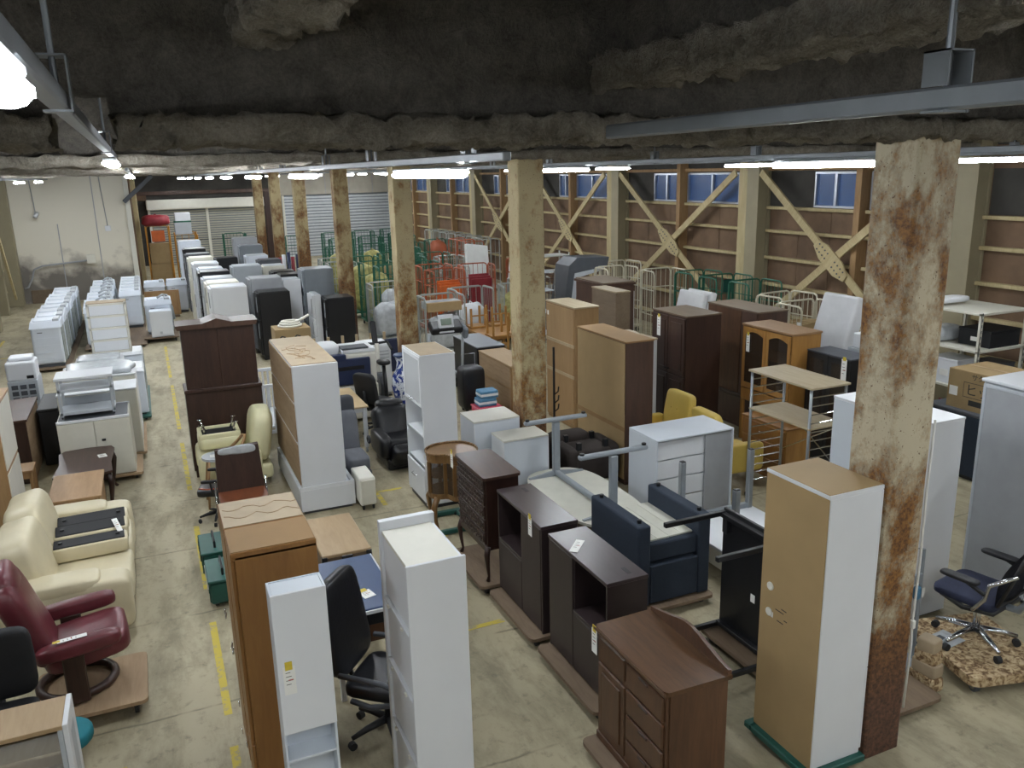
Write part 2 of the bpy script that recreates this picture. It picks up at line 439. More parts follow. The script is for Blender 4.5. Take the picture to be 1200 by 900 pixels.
for gi, y in enumerate(GY):
    d = .026 if gi == 0 else (.08 if gi < 3 else .12); st_ = .022 if gi == 0 else (.1 if gi < 3 else .2)
    zb = 4.125
    for (xa, xb) in ([(XL+.05, -.27), (-.06, XR-.02)] if gi == 0 else [(XL+.05, XR-.02)]):      # gap where the lighting rail passes the first girder
        fuzzbeam('girder_flange', dens([(y-.22, zb), (y+.22, zb), (y+.22, zb+.1), (y-.22, zb+.1)], d), xa, xb, st_, 'x', .035, 'fuzz_light')
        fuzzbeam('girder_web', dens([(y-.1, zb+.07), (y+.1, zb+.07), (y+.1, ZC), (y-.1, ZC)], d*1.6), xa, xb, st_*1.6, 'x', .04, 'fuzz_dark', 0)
    if gi == 0: fuzzbeam('girder_web', dens([(y-.1, 4.32), (y+.1, 4.32), (y+.1, ZC), (y-.1, ZC)], .05), -.32, -.01, .04, 'x', .03, 'fuzz_dark', 0)
for gi, (a, b) in enumerate([(-6, 3.6)]+[(p+.12, q-.12) for p, q in zip(GY, GY[1:])]):
    for (x, zb) in ((.52, 4.5), (2.12, 4.36), (-2.2, 4.5), (5.2, 4.5), (8.2, 4.5)):
        if gi > 2 and x not in (2.12, 8.2): continue
        s_ = (.022 if x in (.52, 2.12) else .1) if gi == 0 else .16
        fuzzbeam('joist', dens([(x-.13, zb), (x+.13, zb), (x+.13, zb+.13), (x-.13, zb+.13)], .024 if gi == 0 and x in (.52, 2.12) else .12), a, b, s_, 'y', .04, 'fuzz_light')
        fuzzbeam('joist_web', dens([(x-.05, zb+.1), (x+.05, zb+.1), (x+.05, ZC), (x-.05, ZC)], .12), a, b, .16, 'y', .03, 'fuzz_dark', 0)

# right wall: cladding panels, girts, studs, posts, braces, windows
GZ = [.35, .95, 1.55, 2.1, 2.65, 3.12]
wr_ = st('wall_right', B().box(XR+.06, -6.3, 0, XR+.3, YF+.3, ZC+.1).build('wall_right', 'wall_dark'))
PY = [-1.3, 4.0, 9.3, 14.3, 19.9, 25.2, 30.5, 35.8, 41.0]
for i, y in enumerate(PY):
    pt(wr_, 'steel_post', [(XR-.3, y-.22, 0, XR-.28, y+.14, 4.3), (XR-.28, y-.03, 0, XR+.05, y+.0, 4.3), (XR-.03, y-.22, 0, XR+.05, y+.14, 4.3)], 'post_olive', 0)
    pt(wr_, 'post_cover', (XR-.27, y-.2, 0, XR-.04, y+.12, 4.28), 'post_olive', 0)
    pt(wr_, 'wood_post', (XR-.27, y+.16, 0, XR+.04, y+.44, 4.1), 'w_pine', .006)
win = 0
for bi in range(2, 8):
    a, b = PY[bi]+.46, PY[bi+1]-.24; mid = PY[bi]+2.75
    if bi == 2: mid = PY[bi]+2.2
    pt(wr_, 'stud', (XR-.22, mid-.07, 0, XR+.04, mid+.07, 4.05), 'w_stud', .006)
    for z in GZ:
        for (p, q) in ((a, mid-.08), (mid+.08, b)): pt(wr_, 'girt', (XR-.09, p, z-.03, XR+.05, q, z+.03), 'w_pine', .004)
    pt(wr_, 'head_rail', (XR-.09, a, 3.86, XR+.05, b, 3.93), 'w_stud', .004)
    zs = [0]+GZ
    for z0, z1 in zip(zs, zs[1:]):
        n = 5
        for k in range(n):
            p, q = a+(b-a)*k/n, a+(b-a)*(k+1)/n
            pt(wr_, 'cladding_panel', (XR+.02+random.uniform(0, .012), p+.004, z0+.004, XR+.07, q-.004, z1-.004), 'panel_brown', 0)
    pt(wr_, 'dark_board', (XR+.01, b-1.25, 3.16, XR+.05, b, 4.2), 'wall_dark', 0)
    pt(wr_, 'dark_board', (XR+.01, a, 3.95, XR+.05, b-1.25, 4.2), 'wall_dark', 0)
    w1 = (a+.25, mid-.12); w2 = (mid+.16, b-1.3)
    for (p, q) in (w1, w2):
        if q-p < .5: continue
        win += 1
        w = st('window_%d' % win, B().box(XR-.02, p-.05, 3.15, XR+.02, p, 3.85).build('w', 'frame_alu'))
        pt(w, 'window_frame', [(XR-.04, p, 3.16, XR+.05, q, 3.2), (XR-.04, p, 3.79, XR+.05, q, 3.83), (XR-.04, p, 3.2, XR+.05, p+.035, 3.79), (XR-.04, q-.035, 3.2, XR+.05, q, 3.79), (XR-.05, (p+q)/2-.03, 3.2, XR+.04, (p+q)/2+.03, 3.79)], 'frame_alu', 0)
        for (u, v) in ((p+.035, (p+q)/2-.03), ((p+q)/2+.03, q-.035)):
            pt(w, 'pane', (XR+.0, u, 3.2, XR+.008, v, 3.79), 'pane', 0)
    # X brace with a bolted gusset plate
    if bi in (2, 3, 4, 5):
        y0, y1, z0, z1 = a+.05, b-.05, .62, 3.84
        for (p, q) in (((y0, z0), (y1, z1)), ((y0, z1), (y1, z0))):
            L = math.hypot(q[0]-p[0], q[1]-p[1]); an = math.atan2(q[1]-p[1], q[0]-p[0])
            B().rbox((0, 0, 0), (.05, L, .15), b=.006).build('brace', 'w_pine', wr_).matrix_local = Matrix.Translation((XR-.3, (p[0]+q[0])/2, (p[1]+q[1])/2)) @ Matrix.Rotation(an, 4, 'X')
        yc, zc = (y0+y1)/2, (z0+z1)/2; an = math.atan2(z1-z0, y1-y0)
        g = B().prism([(-.5, -.07), (-.24, -.17), (.24, -.17), (.5, -.07), (.5, .07), (.24, .17), (-.24, .17), (-.5, .07)], -.03, 0, 'x').build('gusset_plate', 'w_pine', wr_)
        g.matrix_local = Matrix.Translation((XR-.335, yc, zc)) @ Matrix.Rotation(an, 4, 'X')
        m = B()
        for s_ in (-1, 1):
            for k in range(4):
                for v in (-.06, .06): m.cyl((-.03, s_*(.12+.09*k), v), (-.042, s_*(.12+.09*k), v), .016, n=6)
        m.build('bolt', 'grey_dark', g)
for (p, q) in ((-6.3, 4.0),(4.2,9.1)): pt(wr_, 'cladding_sheet', (XR+.02, p, 0, XR+.07, q, 4.2), 'panel_brown', 0)
for k in range(6):
    pt(wr_, 'girt', (XR-.09, 4.2, GZ[k]-.03, XR+.05, 9.1, GZ[k]+.03), 'w_pine', .004)
pt(wr_, 'cladding_panel', (XR+.0, 4.3, 3.16, XR+.05, 9.05, 3.85), 'wall_dark', 0)

# left wall, rear walls
wl = st('wall_left', B().box(XL-.3, -6.3, 0, XL, YF+.3, ZC+.1).build('wall_left', 'wall_dark'))
for y in (26.2, 31.6): pt(wl, 'steel_post', (XL, y, 0, XL+.5, y+.4, 4.3), 'post_olive', .01)
pt(wl, 'steel_post', (XL, 29.6, 0, XL+.3, 29.9, 4.3), 'post_olive', .01)
B().rbox((0, 0, 0), (.06, 4.4, .12), b=.005).build('brace', 'w_pine', wl).matrix_local = Matrix.Translation((XL+.45, 29.1, 2.2)) @ Matrix.Rotation(-.95, 4, 'X')
for z in (.5, 1.2, 1.9): pt(wl, 'girt', (XL, 26.6, z-.03, XL+.08, 31.6, z+.03), 'w_pine', .004)
st('wall_back', B().box(XL-.3, -6.3, 0, XR+.3, -6.0, ZC+.1).build('wall_back', 'concrete_wall'))
ws = st('wall_white', B().box(XL, 32.1, 0, -.4, 32.35, 4.5).build('wall_white', 'wall_stained'))
pt(ws, 'plaster_seam', [(-2.63, 32.085, .1, -2.6, 32.1, 2.6), (-1.45, 32.085, .1, -1.42, 32.1, 4.2)], 'grey_panel', 0)
pt(ws, 'kick_board', (-3.7, 32.06, 0, -2.55, 32.1, .45), 'w_redbrown_top', .004)
pt(ws, 'corner_post', (-.46, 32.0, 0, -.3, 32.12, 4.3), 'white_warm', .01)
sw = st('wall_side', B().box(-.4, 32.35, 0, -.25, YF, 4.6).build('wall_side', 'panel_brown'))
for y in (34, 37.4, 40.8): pt(sw, 'stud', (-.25, y, 0, -.1, y+.15, 4.2), 'w_pine', .005)
B().rbox((0, 0, 0), (.14, .26, 1.3), b=.01).build('raking_strut', 'grey_dark', sw).matrix_local = Matrix.Translation((.0, 31.88, 3.68)) @ Matrix.Rotation(.85, 4, 'Y')
wf = st('wall_far', B().box(-.4, YF, 0, XR+.1, YF+.3, ZC+.1).build('wall_far', 'wall_dark'))
pt(wf, 'lintel_beam', (-.25, YF-.12, 3.25, 6.3, YF, 3.42), 'w_redbrown', .01)
pt(wf, 'lintel_beam', (-.25, YF-.08, 3.0, .3, YF, 3.25), 'panel_brown', .01)
pt(wf, 'concrete_lintel', (6.2, YF-.2, 3.05, XR, YF, 4.2), 'concrete_wall', .01)
for x in (7.4, 8.6, 9.8, 11.0): pt(wf, 'joint', (x, YF-.205, 3.05, x+.03, YF-.195, 4.2), 'grey_panel', 0)
pt(wf, 'pier', (5.95, YF-.3, 0, 6.35, YF, 4.2), 'post_olive', .01); pt(wf, 'pier', (5.6, YF-.14, 0, 5.95, YF, 3.25), 'w_dark', .01)
def shutter(n, x0, x1, z1, mat, pitch, centre):
    d = st('door_%d' % n, B().box(x0, YF-.06, 0, x1, YF-.03, z1).build('d', 'grey_mid'))
    m = B(); k = int(z1/pitch)
    for i in range(k): m.box(x0+.04, YF-.1, i*pitch+.012, x1-.04, YF-.06, (i+1)*pitch-.032, b=.012)
    s_ = m.build('slat_curtain', mat, d); s_['kind'] = 'stuff'
    pt(d, 'guide_rail', [(x0-.06, YF-.14, 0, x0+.05, YF-.02, z1), (x1-.05, YF-.14, 0, x1+.06, YF-.02, z1)], 'white_warm', .005)
    if centre:
        pt(d, 'centre_post', ((x0+x1)/2-.06, YF-.16, 0, (x0+x1)/2+.06, YF-.03, z1), 'white_warm', .005)
        pt(d, 'roll_box', (x0-.1, YF-.4, z1-.05, x1+.1, YF-.02, z1+.42), 'white_warm', .06, 3)
        pt(d, 'lock_bar', (x0+.05, YF-.1, 1.1, x1-.05, YF-.08, 1.14), 'grey_dark', 0)
    return d
shutter(1, .35, 5.45, 2.62, 'shutter_beige', .11, True)
shutter(2, 6.5, 9.1, 3.05, 'shutter_grey', .15, False); shutter(3, 9.25, 11.9, 3.05, 'shutter_grey', .15, False)

# columns with rust and flaking paint
CN = [(4.10, 3.57, 4.44, 3.9)]+[(4.10, y-.16, 4.44, y+.16) for y in (9.35, 14.75, 19.7, 25.2, 30.0, 34.6)]
for i, (x0, y0, x1, y1) in enumerate(CN):
    m = B(); nz = 60 if i == 0 else 24; rings = []
    base = rrect(x0, y0, x1, y1, .02, 2)
    for k in range(nz+1):
        z = 4.22*k/nz; rings.append([m.bm.verts.new((px_+.008*noise.noise(Vector((px_*4, py_*4, z*2.5+i))), py_+.008*noise.noise(Vector((px_*4+9, py_*4, z*2.5))), z)) for px_, py_ in base])
    for a, b in zip(rings, rings[1:]):
        for j in range(len(base)): m.bm.faces.new((a[j], a[(j+1) % len(base)], b[(j+1) % len(base)], b[j]))
    m.bm.faces.new(rings[-1])
    c = m.build('steel_column', ('column_paint', 'column_mid', 'column_mid')[i] if i < 3 else 'column_far'); c['kind'] = 'structure'
cb = T('wall_cable', 'white cable hanging down the rusted column beside the mesh office chair', 'cable', (4.46, 3.6, .3))
B().tube([(0, -.02, 0), (.005, -.025, .5), (.0, -.02, .62), (.012, -.02, 1.1), (.004, -.02, 1.6), (.0, -.03, 2.1)], .008, 6).build('cord', 'cable', cb, True)
pt(cb, 'plug', (-.015, -.04, .62, .015, -.005, .68), 'cable', .004)

# ------------------------------------------------------------------ lamps on hanging rails
def rail(x, y0, y1, z, lab, rods, q_=.024):
    r = T('lighting_rail', lab, 'light rail', (x, y0, z), group='hanging lighting rails')
    L = y1-y0
    pt(r, 'channel', (-q_, 0, -q_, q_, L, q_), 'pipe_grey', q_*.25)
    for q in rods:
        if not y0 < q < y1: continue
        t = q-y0
        m = B().cyl((0, t, q_), (0, t, ZC-z-.02), q_*.35, n=8); h = m.build('hanger_rod', 'pipe_grey', r)
        pt(h, 'bracket', [(-q_*1.5, t-.04, q_, -q_*1.3, t+.04, q_+.09), (q_*1.3, t-.04, -q_-.006, q_*1.5, t+.04, q_+.09), (-q_*1.5, t-.04, q_+.085, q_*1.5, t+.04, q_+.09), (-q_*1.5, t-.036, -q_-.006, q_*1.5, t+.036, -q_)], 'pipe_grey', 0)
    return r
RODS = [.9, 2.55, 4.6, 6.8, 8.6, 11.4, 13.6, 16.5, 21.5]
rail(1.98, -5.8, 3.4, 4.155, 'grey steel lighting rail running in front of the first sprayed girder', [1.66, -1.5], .03)
rail(-.165, -5.8, 9.05, 4.205, 'grey lighting rail above the aisle between recliner and slim white cabinet', [.85, 2.6, 6.5], .024)
rail(-.085, 9.65, 31.9, 4.1, 'grey lighting rail above the aisle of washing machines', [6.8, 11.5, 16], .016)
rail(1.75, 4.05, 42.0, 4.07, 'grey lighting rail over the narrow path beside the tall white shelf', RODS)
rail(5.6, -5.8, 42.0, 4.06, 'grey lighting rail over the stored wardrobes behind the columns', RODS)
rail(9.3, -5.8, 42.0, 4.06, 'grey lighting rail close to the row of high windows', RODS)
rail(-2.7, -5.8, 31.9, 4.06, 'grey lighting rail near the white stained wall', RODS)
lamp0 = None
def lamp(x, y, z, where):
    global lamp0
    lab = 'white linear tube lamp under the lighting rail ' + where
    if lamp0 is None:
        l = T('linear_lamp', lab, 'lamp', (x, y, z), group='linear lamps under the rails')
        pt(l, 'housing', (-.05, -.63, .0, .05, .63, .018), 'white', .004)
        B().prism(rrect(-.058, -.045, .058, .0, .03, 3), -.62, .62, 'y').build('diffuser', 'lamp_white', l); lamp0 = l
    else: dup(lamp0, (x, y, z), label=lab)
for y in (5.4, 10.0, 14.6, 19.2, 23.8, 28.4, 33, 37.6, 41): lamp(1.75, y, 4.005, 'over the narrow path')  # last one added to brighten the dim far end
for y in (-3.4, -.5): lamp(1.98, y, 4.09, 'out of sight in front of the first girder')  # both out of view; the nearer one added to brighten the front cabinets
for y in (.86, 8.2): lamp(-.18, y, 4.15, 'above the aisle beside the slim white cabinet')
for y in (14.1, 18.7, 23.3, 27.9): lamp(-.095, y, 4.058, 'above the aisle of washing machines')
for y in (-2.5, 1.2, 5.87, 10.9, 15.5, 20.1, 24.7, 29.3, 33.9, 38.5, 41): lamp(5.6, y, 4.0, 'over the stored wardrobes')  # out-of-view near lamp added to brighten the front, last one the far end
for y in (-2, 2.6, 7.2, 11.4, 15.9, 21, 25.6, 30.2, 35, 38, 41): lamp(9.3, y, 4.0, 'close to the high windows')  # unseen near lamp added to light the front, last two the far shutters
for y in (-3, 1.6, 6.2, 10.8, 15.4, 20, 24.6, 29.2): lamp(-2.7, y, 4.0, 'near the stained white wall')
# small fittings on the white wall
cc = T('security_camera', 'small white security camera on the stained white wall', 'camera', (-3.2, 32.1, 2.9))
pt(cc, 'bracket', (-.04, -.1, .05, .04, 0, .12), 'white'); B().cyl((0, -.3, -.02), (.05, -.05, .08), .06, n=12).build('camera_body', 'white', cc, True)
tag(B().tube([(-3.2, 32.06, 3.0), (-3.25, 32.06, 4.1)], .015).build('conduit', 'grey_panel'), 'thin grey conduit above the security camera', 'conduit')
ob = T('outlet_box', 'small white outlet box on a conduit of the stained wall', 'outlet', (-1.1, 32.1, 2.3))
pt(ob, 'box', (-.09, -.06, 0, .09, 0, .18), 'white'); B().tube([(0, -.03, .18), (-.08, -.03, 1.9)], .014).build('conduit', 'grey_panel', ob)
jb = T('junction_box', 'pale junction box with bent pipe on the smoke-stained wall', 'junction box', (-1.75, 32.05, 1.25))
pt(jb, 'box', (-.13, -.12, 0, .13, 0, .3), 'white_warm'); B().tube([(-.13, -.06, .1), (-1.5, -.06, .0), (-1.75, -.06, -.1), (-1.85, -.06, -.4), (-2.0, -.06, -.68), (-2.1, -.06, -.72)], .03).build('pipe', 'grey_panel', jb, True)

# ------------------------------------------------------------------ shared small builders
def casters(th, pts, r=.045, z=None, mat='rubber'):
    for (x, y) in pts:
        z0 = r if z is None else z
        m = B().cyl((x-.015, y, z0), (x+.015, y, z0), r, n=12).box(x-.02, y-.02, z0+r*.3, x+.02, y+.02, z0+r+.015)
        m.build('caster', mat, th)
def dolly(label, x0, y0, x1, y1, mat='w_plydark', z=.12, group='flat furniture dollies', name='flat_dolly'):
    t = T(name, label, 'dolly', (x0, y0, 0), group=group); w, d = x1-x0, y1-y0
    B().prism(rrect(0, 0, w, d, min(.05, w/3), 3), z-.03, z).build('deck', mat, t)
    casters(t, [(.09, .09), (w-.09, .09), (.09, d-.09), (w-.09, d-.09)], max(.012, (z-.05)/2))
    return t
def green_dolly(label, x0, y0, x1, y1, z=.11):
    t = T('plastic_dolly', label, 'dolly', (x0, y0, 0), group='green plastic dollies'); w, d = x1-x0, y1-y0
    bx = [(0, 0, z-.05, w, .07, z), (0, d-.07, z-.05, w, d, z), (0, .07, z-.05, .07, d-.07, z), (w-.07, .07, z-.05, w, d-.07, z), (.07, d/2-.03, z-.05, w-.07, d/2+.03, z)]
    pt(t, 'deck', bx, 'green_plastic', .008); casters(t, [(.07, .07), (w-.07, .07), (.07, d-.07), (w-.07, d-.07)], max(.012, (z-.07)/2))
    return t
def price_tag(where, mat_, yellow=True, w=.07, h=.2):
    "paper tag; mat_ = world matrix, lies in local XZ facing -Y, origin at its top middle"
    t = T('price_tag', 'white paper price tag ' + where, 'price tag', (0, 0, 0), group='paper price tags')
    t.matrix_world = mat_
    pt(t, 'paper', (-w/2, -.0015, -h, w/2, 0, 0), 'paper', 0)
    m = B()
    for k in range(4): m.box(-w*.3, -.0022, -h*(.22+.14*k), w*(.1+.08*(k % 3)), -.0015, -h*(.2+.14*k))
    m.build('print', 'print_black', t)
    pt(t, 'red_print', (-w*.1, -.0022, -h*.5, w*.3, -.0015, -h*.46), 'print_red', 0)
    if yellow: pt(t, 'tape', (-w*.3, -.003, -.02, w*.3, .0, .03), 'tape_yellow', 0)
    return t
def Mx(loc, rz=0, rx=0, ry=0):
    from mathutils import Euler
    return Matrix.Translation(loc) @ Euler((rx, ry, rz)).to_matrix().to_4x4()

# ------------------------------------------------------------------ row beside the aisle
# dark hutch seen from its back
t = T('china_hutch', 'tall dark brown hutch with pointed crown, plain back turned to the aisle', 'hutch', (.27, 11.62, 0))
pt(t, 'base_cabinet', (-.02, 0, .1, .97, .46, 1.2), 'w_dark', .006); pt(t, 'upper_cabinet', (.01, .02, 1.24, .94, .42, 2.06), 'w_dark', .006)
pt(t, 'waist_moulding', (-.03, -.02, 1.19, .98, .47, 1.245), 'w_dark', .01)
pt(t, 'back_batten', (.46, .012, 1.25, .48, .03, 2.05), 'w_dark', .004)
B().prism([(-.03, 2.06), (.98, 2.06), (1.0, 2.12), (.66, 2.125), (.475, 2.185), (.29, 2.125), (-.05, 2.12)], -.02, .46, 'y').build('crown', 'w_redbrown', t)
pt(t, 'plinth', (0, .02, .0, .95, .44, .1), 'w_dark')
# tall white and wood cabinet
t = T('tall_cabinet', 'tall white cabinet with bare wooden back in three panels and scribbled top', 'cabinet', (1.37, 9.66, 0))
pt(t, 'base_unit', (-.02, -.02, .04, .64, 1.86, .31), 'white', .004); pt(t, 'base_rim', [(-.02, -.02, .31, .64, 0, .35), (.6, 0, .31, .64, 1.86, .35)], 'white', .003)
pt(t, 'body', (.012, 0, .3, .55, 1.84, 1.845), 'white', .004)
for z0, z1 in ((.37, .88), (.92, 1.38), (1.41, 1.83)): pt(t, 'back_panel', (0, .03, z0, .012, 1.82, z1), 'w_ply', .002)
pt(t, 'plinth', (.02, .02, 0, .6, 1.8, .04), 'grey_dark', 0)
pt(t, 'top_board', (.015, .03, 1.845, .545, 1.82, 1.855), 'beige_ply', .002)
m = B()
for k in range(3):
    m.tube([(.12+.3*random.random()*.3+.05*k+.09*math.sin(a*.9+k), .3+.9*a/14+.1*math.cos(a*1.3+k*2), 1.857) for a in range(14)], .003, 4)
m.build('scribble', 'pencil', t)
# two brown wardrobes end-on
for k, (y0, y1, z, top, lab) in enumerate(((4.8, 5.19, 1.85, 'mdf_dark', 'tall orange-brown wardrobe with dull unfinished chipboard top beside the aisle'), (5.23, 5.70, 1.835, 'beige_ply', 'tall orange-brown wardrobe with pale stained top behind a matching wardrobe'))):
    t = T('wardrobe', lab, 'wardrobe', (.235, y0, 0), group='orange-brown wardrobes'); d = y1-y0
    pt(t, 'body', (.022, 0, .08, .505, d, z-.03), 'w_wardrobe', .004); pt(t, 'plinth', (.04, .01, 0, .49, d-.01, .08), 'w_wardrobe', 0)
    pt(t, 'top', (.0, 0, z-.05, .505, d, z-.004), 'w_wardrobe', .004); pt(t, 'top_board', (.006, .012, z-.004, .5, d-.01, z), top, 0)
    for (a, b) in ((.02, d/2-.004), (d/2+.004, d-.02)):
        dr = pt(t, 'door', (.0, a, .55, .022, b, z-.06), 'w_wardrobe', .004)
        B().tube([(-.028+.022*math.cos(q*PI/5)*.2-.01, (b if a < .1 else a)+(.03 if a > .1 else -.03)+.02*math.sin(q*PI/5), 1.15-.02+.022*math.cos(q*PI/5)) for q in range(10)], .003, 6, True).build('ring_handle', 'silver', dr, True)
    for zz in (.1, .32):
        dr = pt(t, 'drawer', (.0, .02, zz, .022, d-.02, zz+.2), 'w_wardrobe', .004)
        B().tube([(-.02, d/2+.02*math.sin(q*PI/5), zz+.1+.02*math.cos(q*PI/5)) for q in range(10)], .003, 6, True).build('ring_handle', 'silver', dr, True)
    if k == 1:
        m = B()
        for yy in (.15, .3): m.tube([(.02+.48*a/14, yy+.03*math.sin(a*1.1+yy*9)+.02*random.random(), z+.001) for a in range(15)], .002, 4)
        m.build('stain_line', 'mdf_dark', t)
# narrow white cabinet with a niche
t = T('slim_cabinet', 'slim white cabinet with a long door and an open niche at the bottom', 'cabinet', (.375, 4.17, 0))
pt(t, 'side_panel', (0, .012, 0, .014, .17, 1.85), 'white_cold', .002); pt(t, 'side_panel', (.281, .012, 0, .295, .17, 1.85), 'white_cold', .002)
pt(t, 'back_panel', (.014, .16, 0, .281, .17, 1.85), 'white_cold', 0); pt(t, 'top', (.014, .012, 1.83, .281, .16, 1.846), 'white_cold', .002)
pt(t, 'shelf', (.014, .02, .8, .281, .16, .815), 'white_cold', .002); pt(t, 'shelf', (.014, .02, .45, .281, .16, .465), 'white_cold', .002)
pt(t, 'bottom', (.014, .02, .05, .281, .16, .065), 'white_cold', .002); pt(t, 'mid_shelf', (.014, .02, 1.0, .281, .16, 1.015), 'white_cold', .002)
pt(t, 'door', (.0, -.006, 1.0, .295, .01, 1.85), 'white', .003)
price_tag('taped on the slim white cabinet', Mx((.375+.06, 4.163, 1.42)), w=.065, h=.17)
# white tall cabinet with lipped top
t = T('tall_cabinet', 'tall white shelving cabinet with raised back lip and four recessed side panels', 'cabinet', (1.12, 4.17, 0))
pt(t, 'end_panel', (0, 0, 0, .36, .02, 1.85), 'white', .003); pt(t, 'end_panel', (0, .57, 0, .36, .615, 1.9), 'white', .003)
pt(t, 'front_panel', (.335, .02, 0, .355, .57, 1.83), 'white', .002); pt(t, 'top', (.012, .02, 1.815, .335, .57, 1.84), 'white_warm', .002)
for k in range(4):
    z0 = .08+.44*k; pt(t, 'back_panel', (.02, .022, z0+.012, .028, .568, z0+.428), 'white', 0)
for k in range(4): pt(t, 'shelf_edge', (.0, .02, .068+.44*k-.008 if k else .06, .335, .57, .068+.44*k+.012), 'white', .002)
m = B()
for k in range(1, 4):
    for yy in (.15, .45): m.box(-.012, yy-.012, .068+.44*k-.014, 0, yy+.012, .068+.44*k+.004)
m.build('shelf_pin', 'white_warm', t)
# blue-topped low desk, tag
t = T('low_table', 'low table with dark blue top and white metal edge', 'table', (.99, 5.78, 0))
pt(t, 'top', (0, 0, .715, .5, .95, .742), 'blue_top', .004); pt(t, 'edge_frame', [(-.015, -.015, .70, 0, .965, .735), (0, -.015, .70, .5, 0, .73), (.5, -.015, .7, .515, .965, .735)], 'white', .003)
for (x, y) in ((-.01, -.01), (.47, -.01), (-.01, .92), (.47, .92)): pt(t, 'leg', (x, y, 0, x+.04, y+.04, .7), 'white', .004)
pt(t, 'front_rail', (.03, 0, .6, .47, .02, .7), 'black', .003); pt(t, 'drawer', (.05, .01, .45, .46, .5, .6), 'w_brown', .004)
price_tag('lying on the dark blue table top', Mx((1.27, 6.08, .7445), .25, -PI/2), w=.1, h=.13)
t = T('side_chest', 'light wooden chest with black iron corner brackets', 'chest', (1.09, 6.83, 0))
pt(t, 'body', (.01, .01, .06, .43, .87, .72), 'w_plydark', .004); pt(t, 'top', (0, 0, .72, .44, .88, .75), 'w_light', .005)
for (x, y) in ((-.004, -.004), (.394, -.004), (-.004, .834), (.394, .834)): pt(t, 'corner_bracket', (x, y, .66, x+.05, y+.05, .735), 'black', .004)
pt(t, 'clasp', [(.17, -.012, .62, .27, .0, .728)], 'black', .006); pt(t, 'plinth', (.02, .02, 0, .42, .86, .06), 'black', 0)

# ---------------------------------------------------------------- chairs
def five_star(th, mat, r=.3, z=.06, hub=.4, n=5, cast='rubber', a0=.3):
    for k in range(n):
        a = a0+2*PI*k/n; e = (r*math.cos(a), r*math.sin(a))
        l = B().tube([(0, 0, z+.07), (e[0]*.6, e[1]*.6, z+.055), (e[0], e[1], z+.03)], [.03, .024, .016], 8).build('base_leg', mat, th, True)
        B().cyl((e[0]-.02*math.sin(a), e[1]+.02*math.cos(a), .03), (e[0]+.02*math.sin(a), e[1]-.02*math.cos(a), .03), .03, n=12).build('caster', cast, l)
    B().cyl((0, 0, z+.03), (0, 0, hub), .028, n=12).build('gas_lift', 'chrome' if mat != 'black_plastic' else 'black', th, True)
def office_chair(name, label, loc, rz, seat='black_leather', back='black_leather', base='black_plastic', bh=.62, bw=.48, arms=None, lean=.18, group=None, sh=.45):
    t = T(name, label, 'chair', loc, rz, group)      # faces local +X
    five_star(t, base, hub=sh-.03)
    B().cush((.02, 0, sh+.02), (.5, .5, .1), .3).build('seat', seat, t, True)
    pt(t, 'mechanism', (-.12, -.1, sh-.07, .1, .1, sh-.02), 'black_plastic', .01)
    B().cush((-.25-lean*bh/2, 0, sh+.08+bh/2), (.1, bw, bh), .35, (0, -lean, 0)).build('backrest', back, t, True)
    B().tube([(-.1, 0, sh-.05), (-.27, 0, sh-.02), (-.32, 0, sh+.12), (-.34, 0, sh+.3)], .02, 8).build('back_support', 'black_plastic', t, True)
    if arms:
        for s in (-1, 1):
            a = B().tube([(-.05, s*.27, sh-.02), (.0, s*.3, sh+.08), (.02, s*.3, sh+.2)], .016, 8).build('arm_post', arms, t, True)
            B().cush((.02, s*.3, sh+.22), (.28, .07, .04), .4).build('arm_pad', 'black_plastic', a, True)
    return t
t = office_chair('office_chair', 'black leather high-back office chair between blue table and white cabinet', (1.22, 5.26, 0), -.7, bh=.7, bw=.54)
for s in (-1, 1): B().tube([(-.22, s*.28, .62), (.12, s*.3, .62), (.2, s*.29, .58), (.17, s*.28, .45), (.0, s*.27, .4), (-.15, s*.26, .42)], .02, 8).build('arm_loop', 'grey_dark', t, True)

# ------------------------------------------------------------------ middle row on dollies
t = T('glass_shelf_cabinet', 'tall white cabinet with beige top, glass door, open shelves and bottom drawer', 'cabinet', (2.77, 9.12, 0))
w, d, h = .43, .72, 1.93
pt(t, 'end_panel', (0, 0, .05, w, .02, h-.02), 'white', .003); pt(t, 'end_panel', (0, d-.02, .05, w, d, h-.02), 'white', .003)
pt(t, 'back_panel', (w-.015, .02, .05, w, d-.02, h-.02), 'white', 0); pt(t, 'top', (-.005, -.005, h-.025, w+.005, d+.005, h-.003), 'white', .003); pt(t, 'top_board', (.01, .01, h-.003, w-.01, d-.01, h), 'beige_ply', 0)
for z in (.07, .52, .9, 1.28, 1.6): pt(t, 'shelf', (.015, .02, z, w-.015, d-.02, z+.02), 'white', .002)
g = pt(t, 'glass_door', (-.004, .05, 1.33, .002, d-.05, 1.86), 'glass_frost', 0)
pt(g, 'door_frame', [(-.01, .01, 1.29, .01, d-.01, 1.33), (-.01, .01, 1.86, .01, d-.01, 1.905), (-.01, .01, 1.33, .01, .05, 1.86), (-.01, d-.05, 1.33, .01, d-.01, 1.86)], 'white', .002)
B().tube([(-.01, .28, 1.34), (-.04, .28, 1.34), (-.04, .42, 1.34), (-.01, .42, 1.34)], .005, 6).build('handle', 'silver', g)
dr = pt(t, 'drawer', (-.015, .01, .09, .012, d-.01, .5), 'white', .003)
B().tube([(-.01, .3, .36), (-.045, .31, .35), (-.045, .45, .35), (-.01, .46, .36)], .005, 6).build('handle', 'silver', dr)
pt(t, 'plinth', (.02, .02, 0, w-.02, d-.02, .06), 'black', 0)
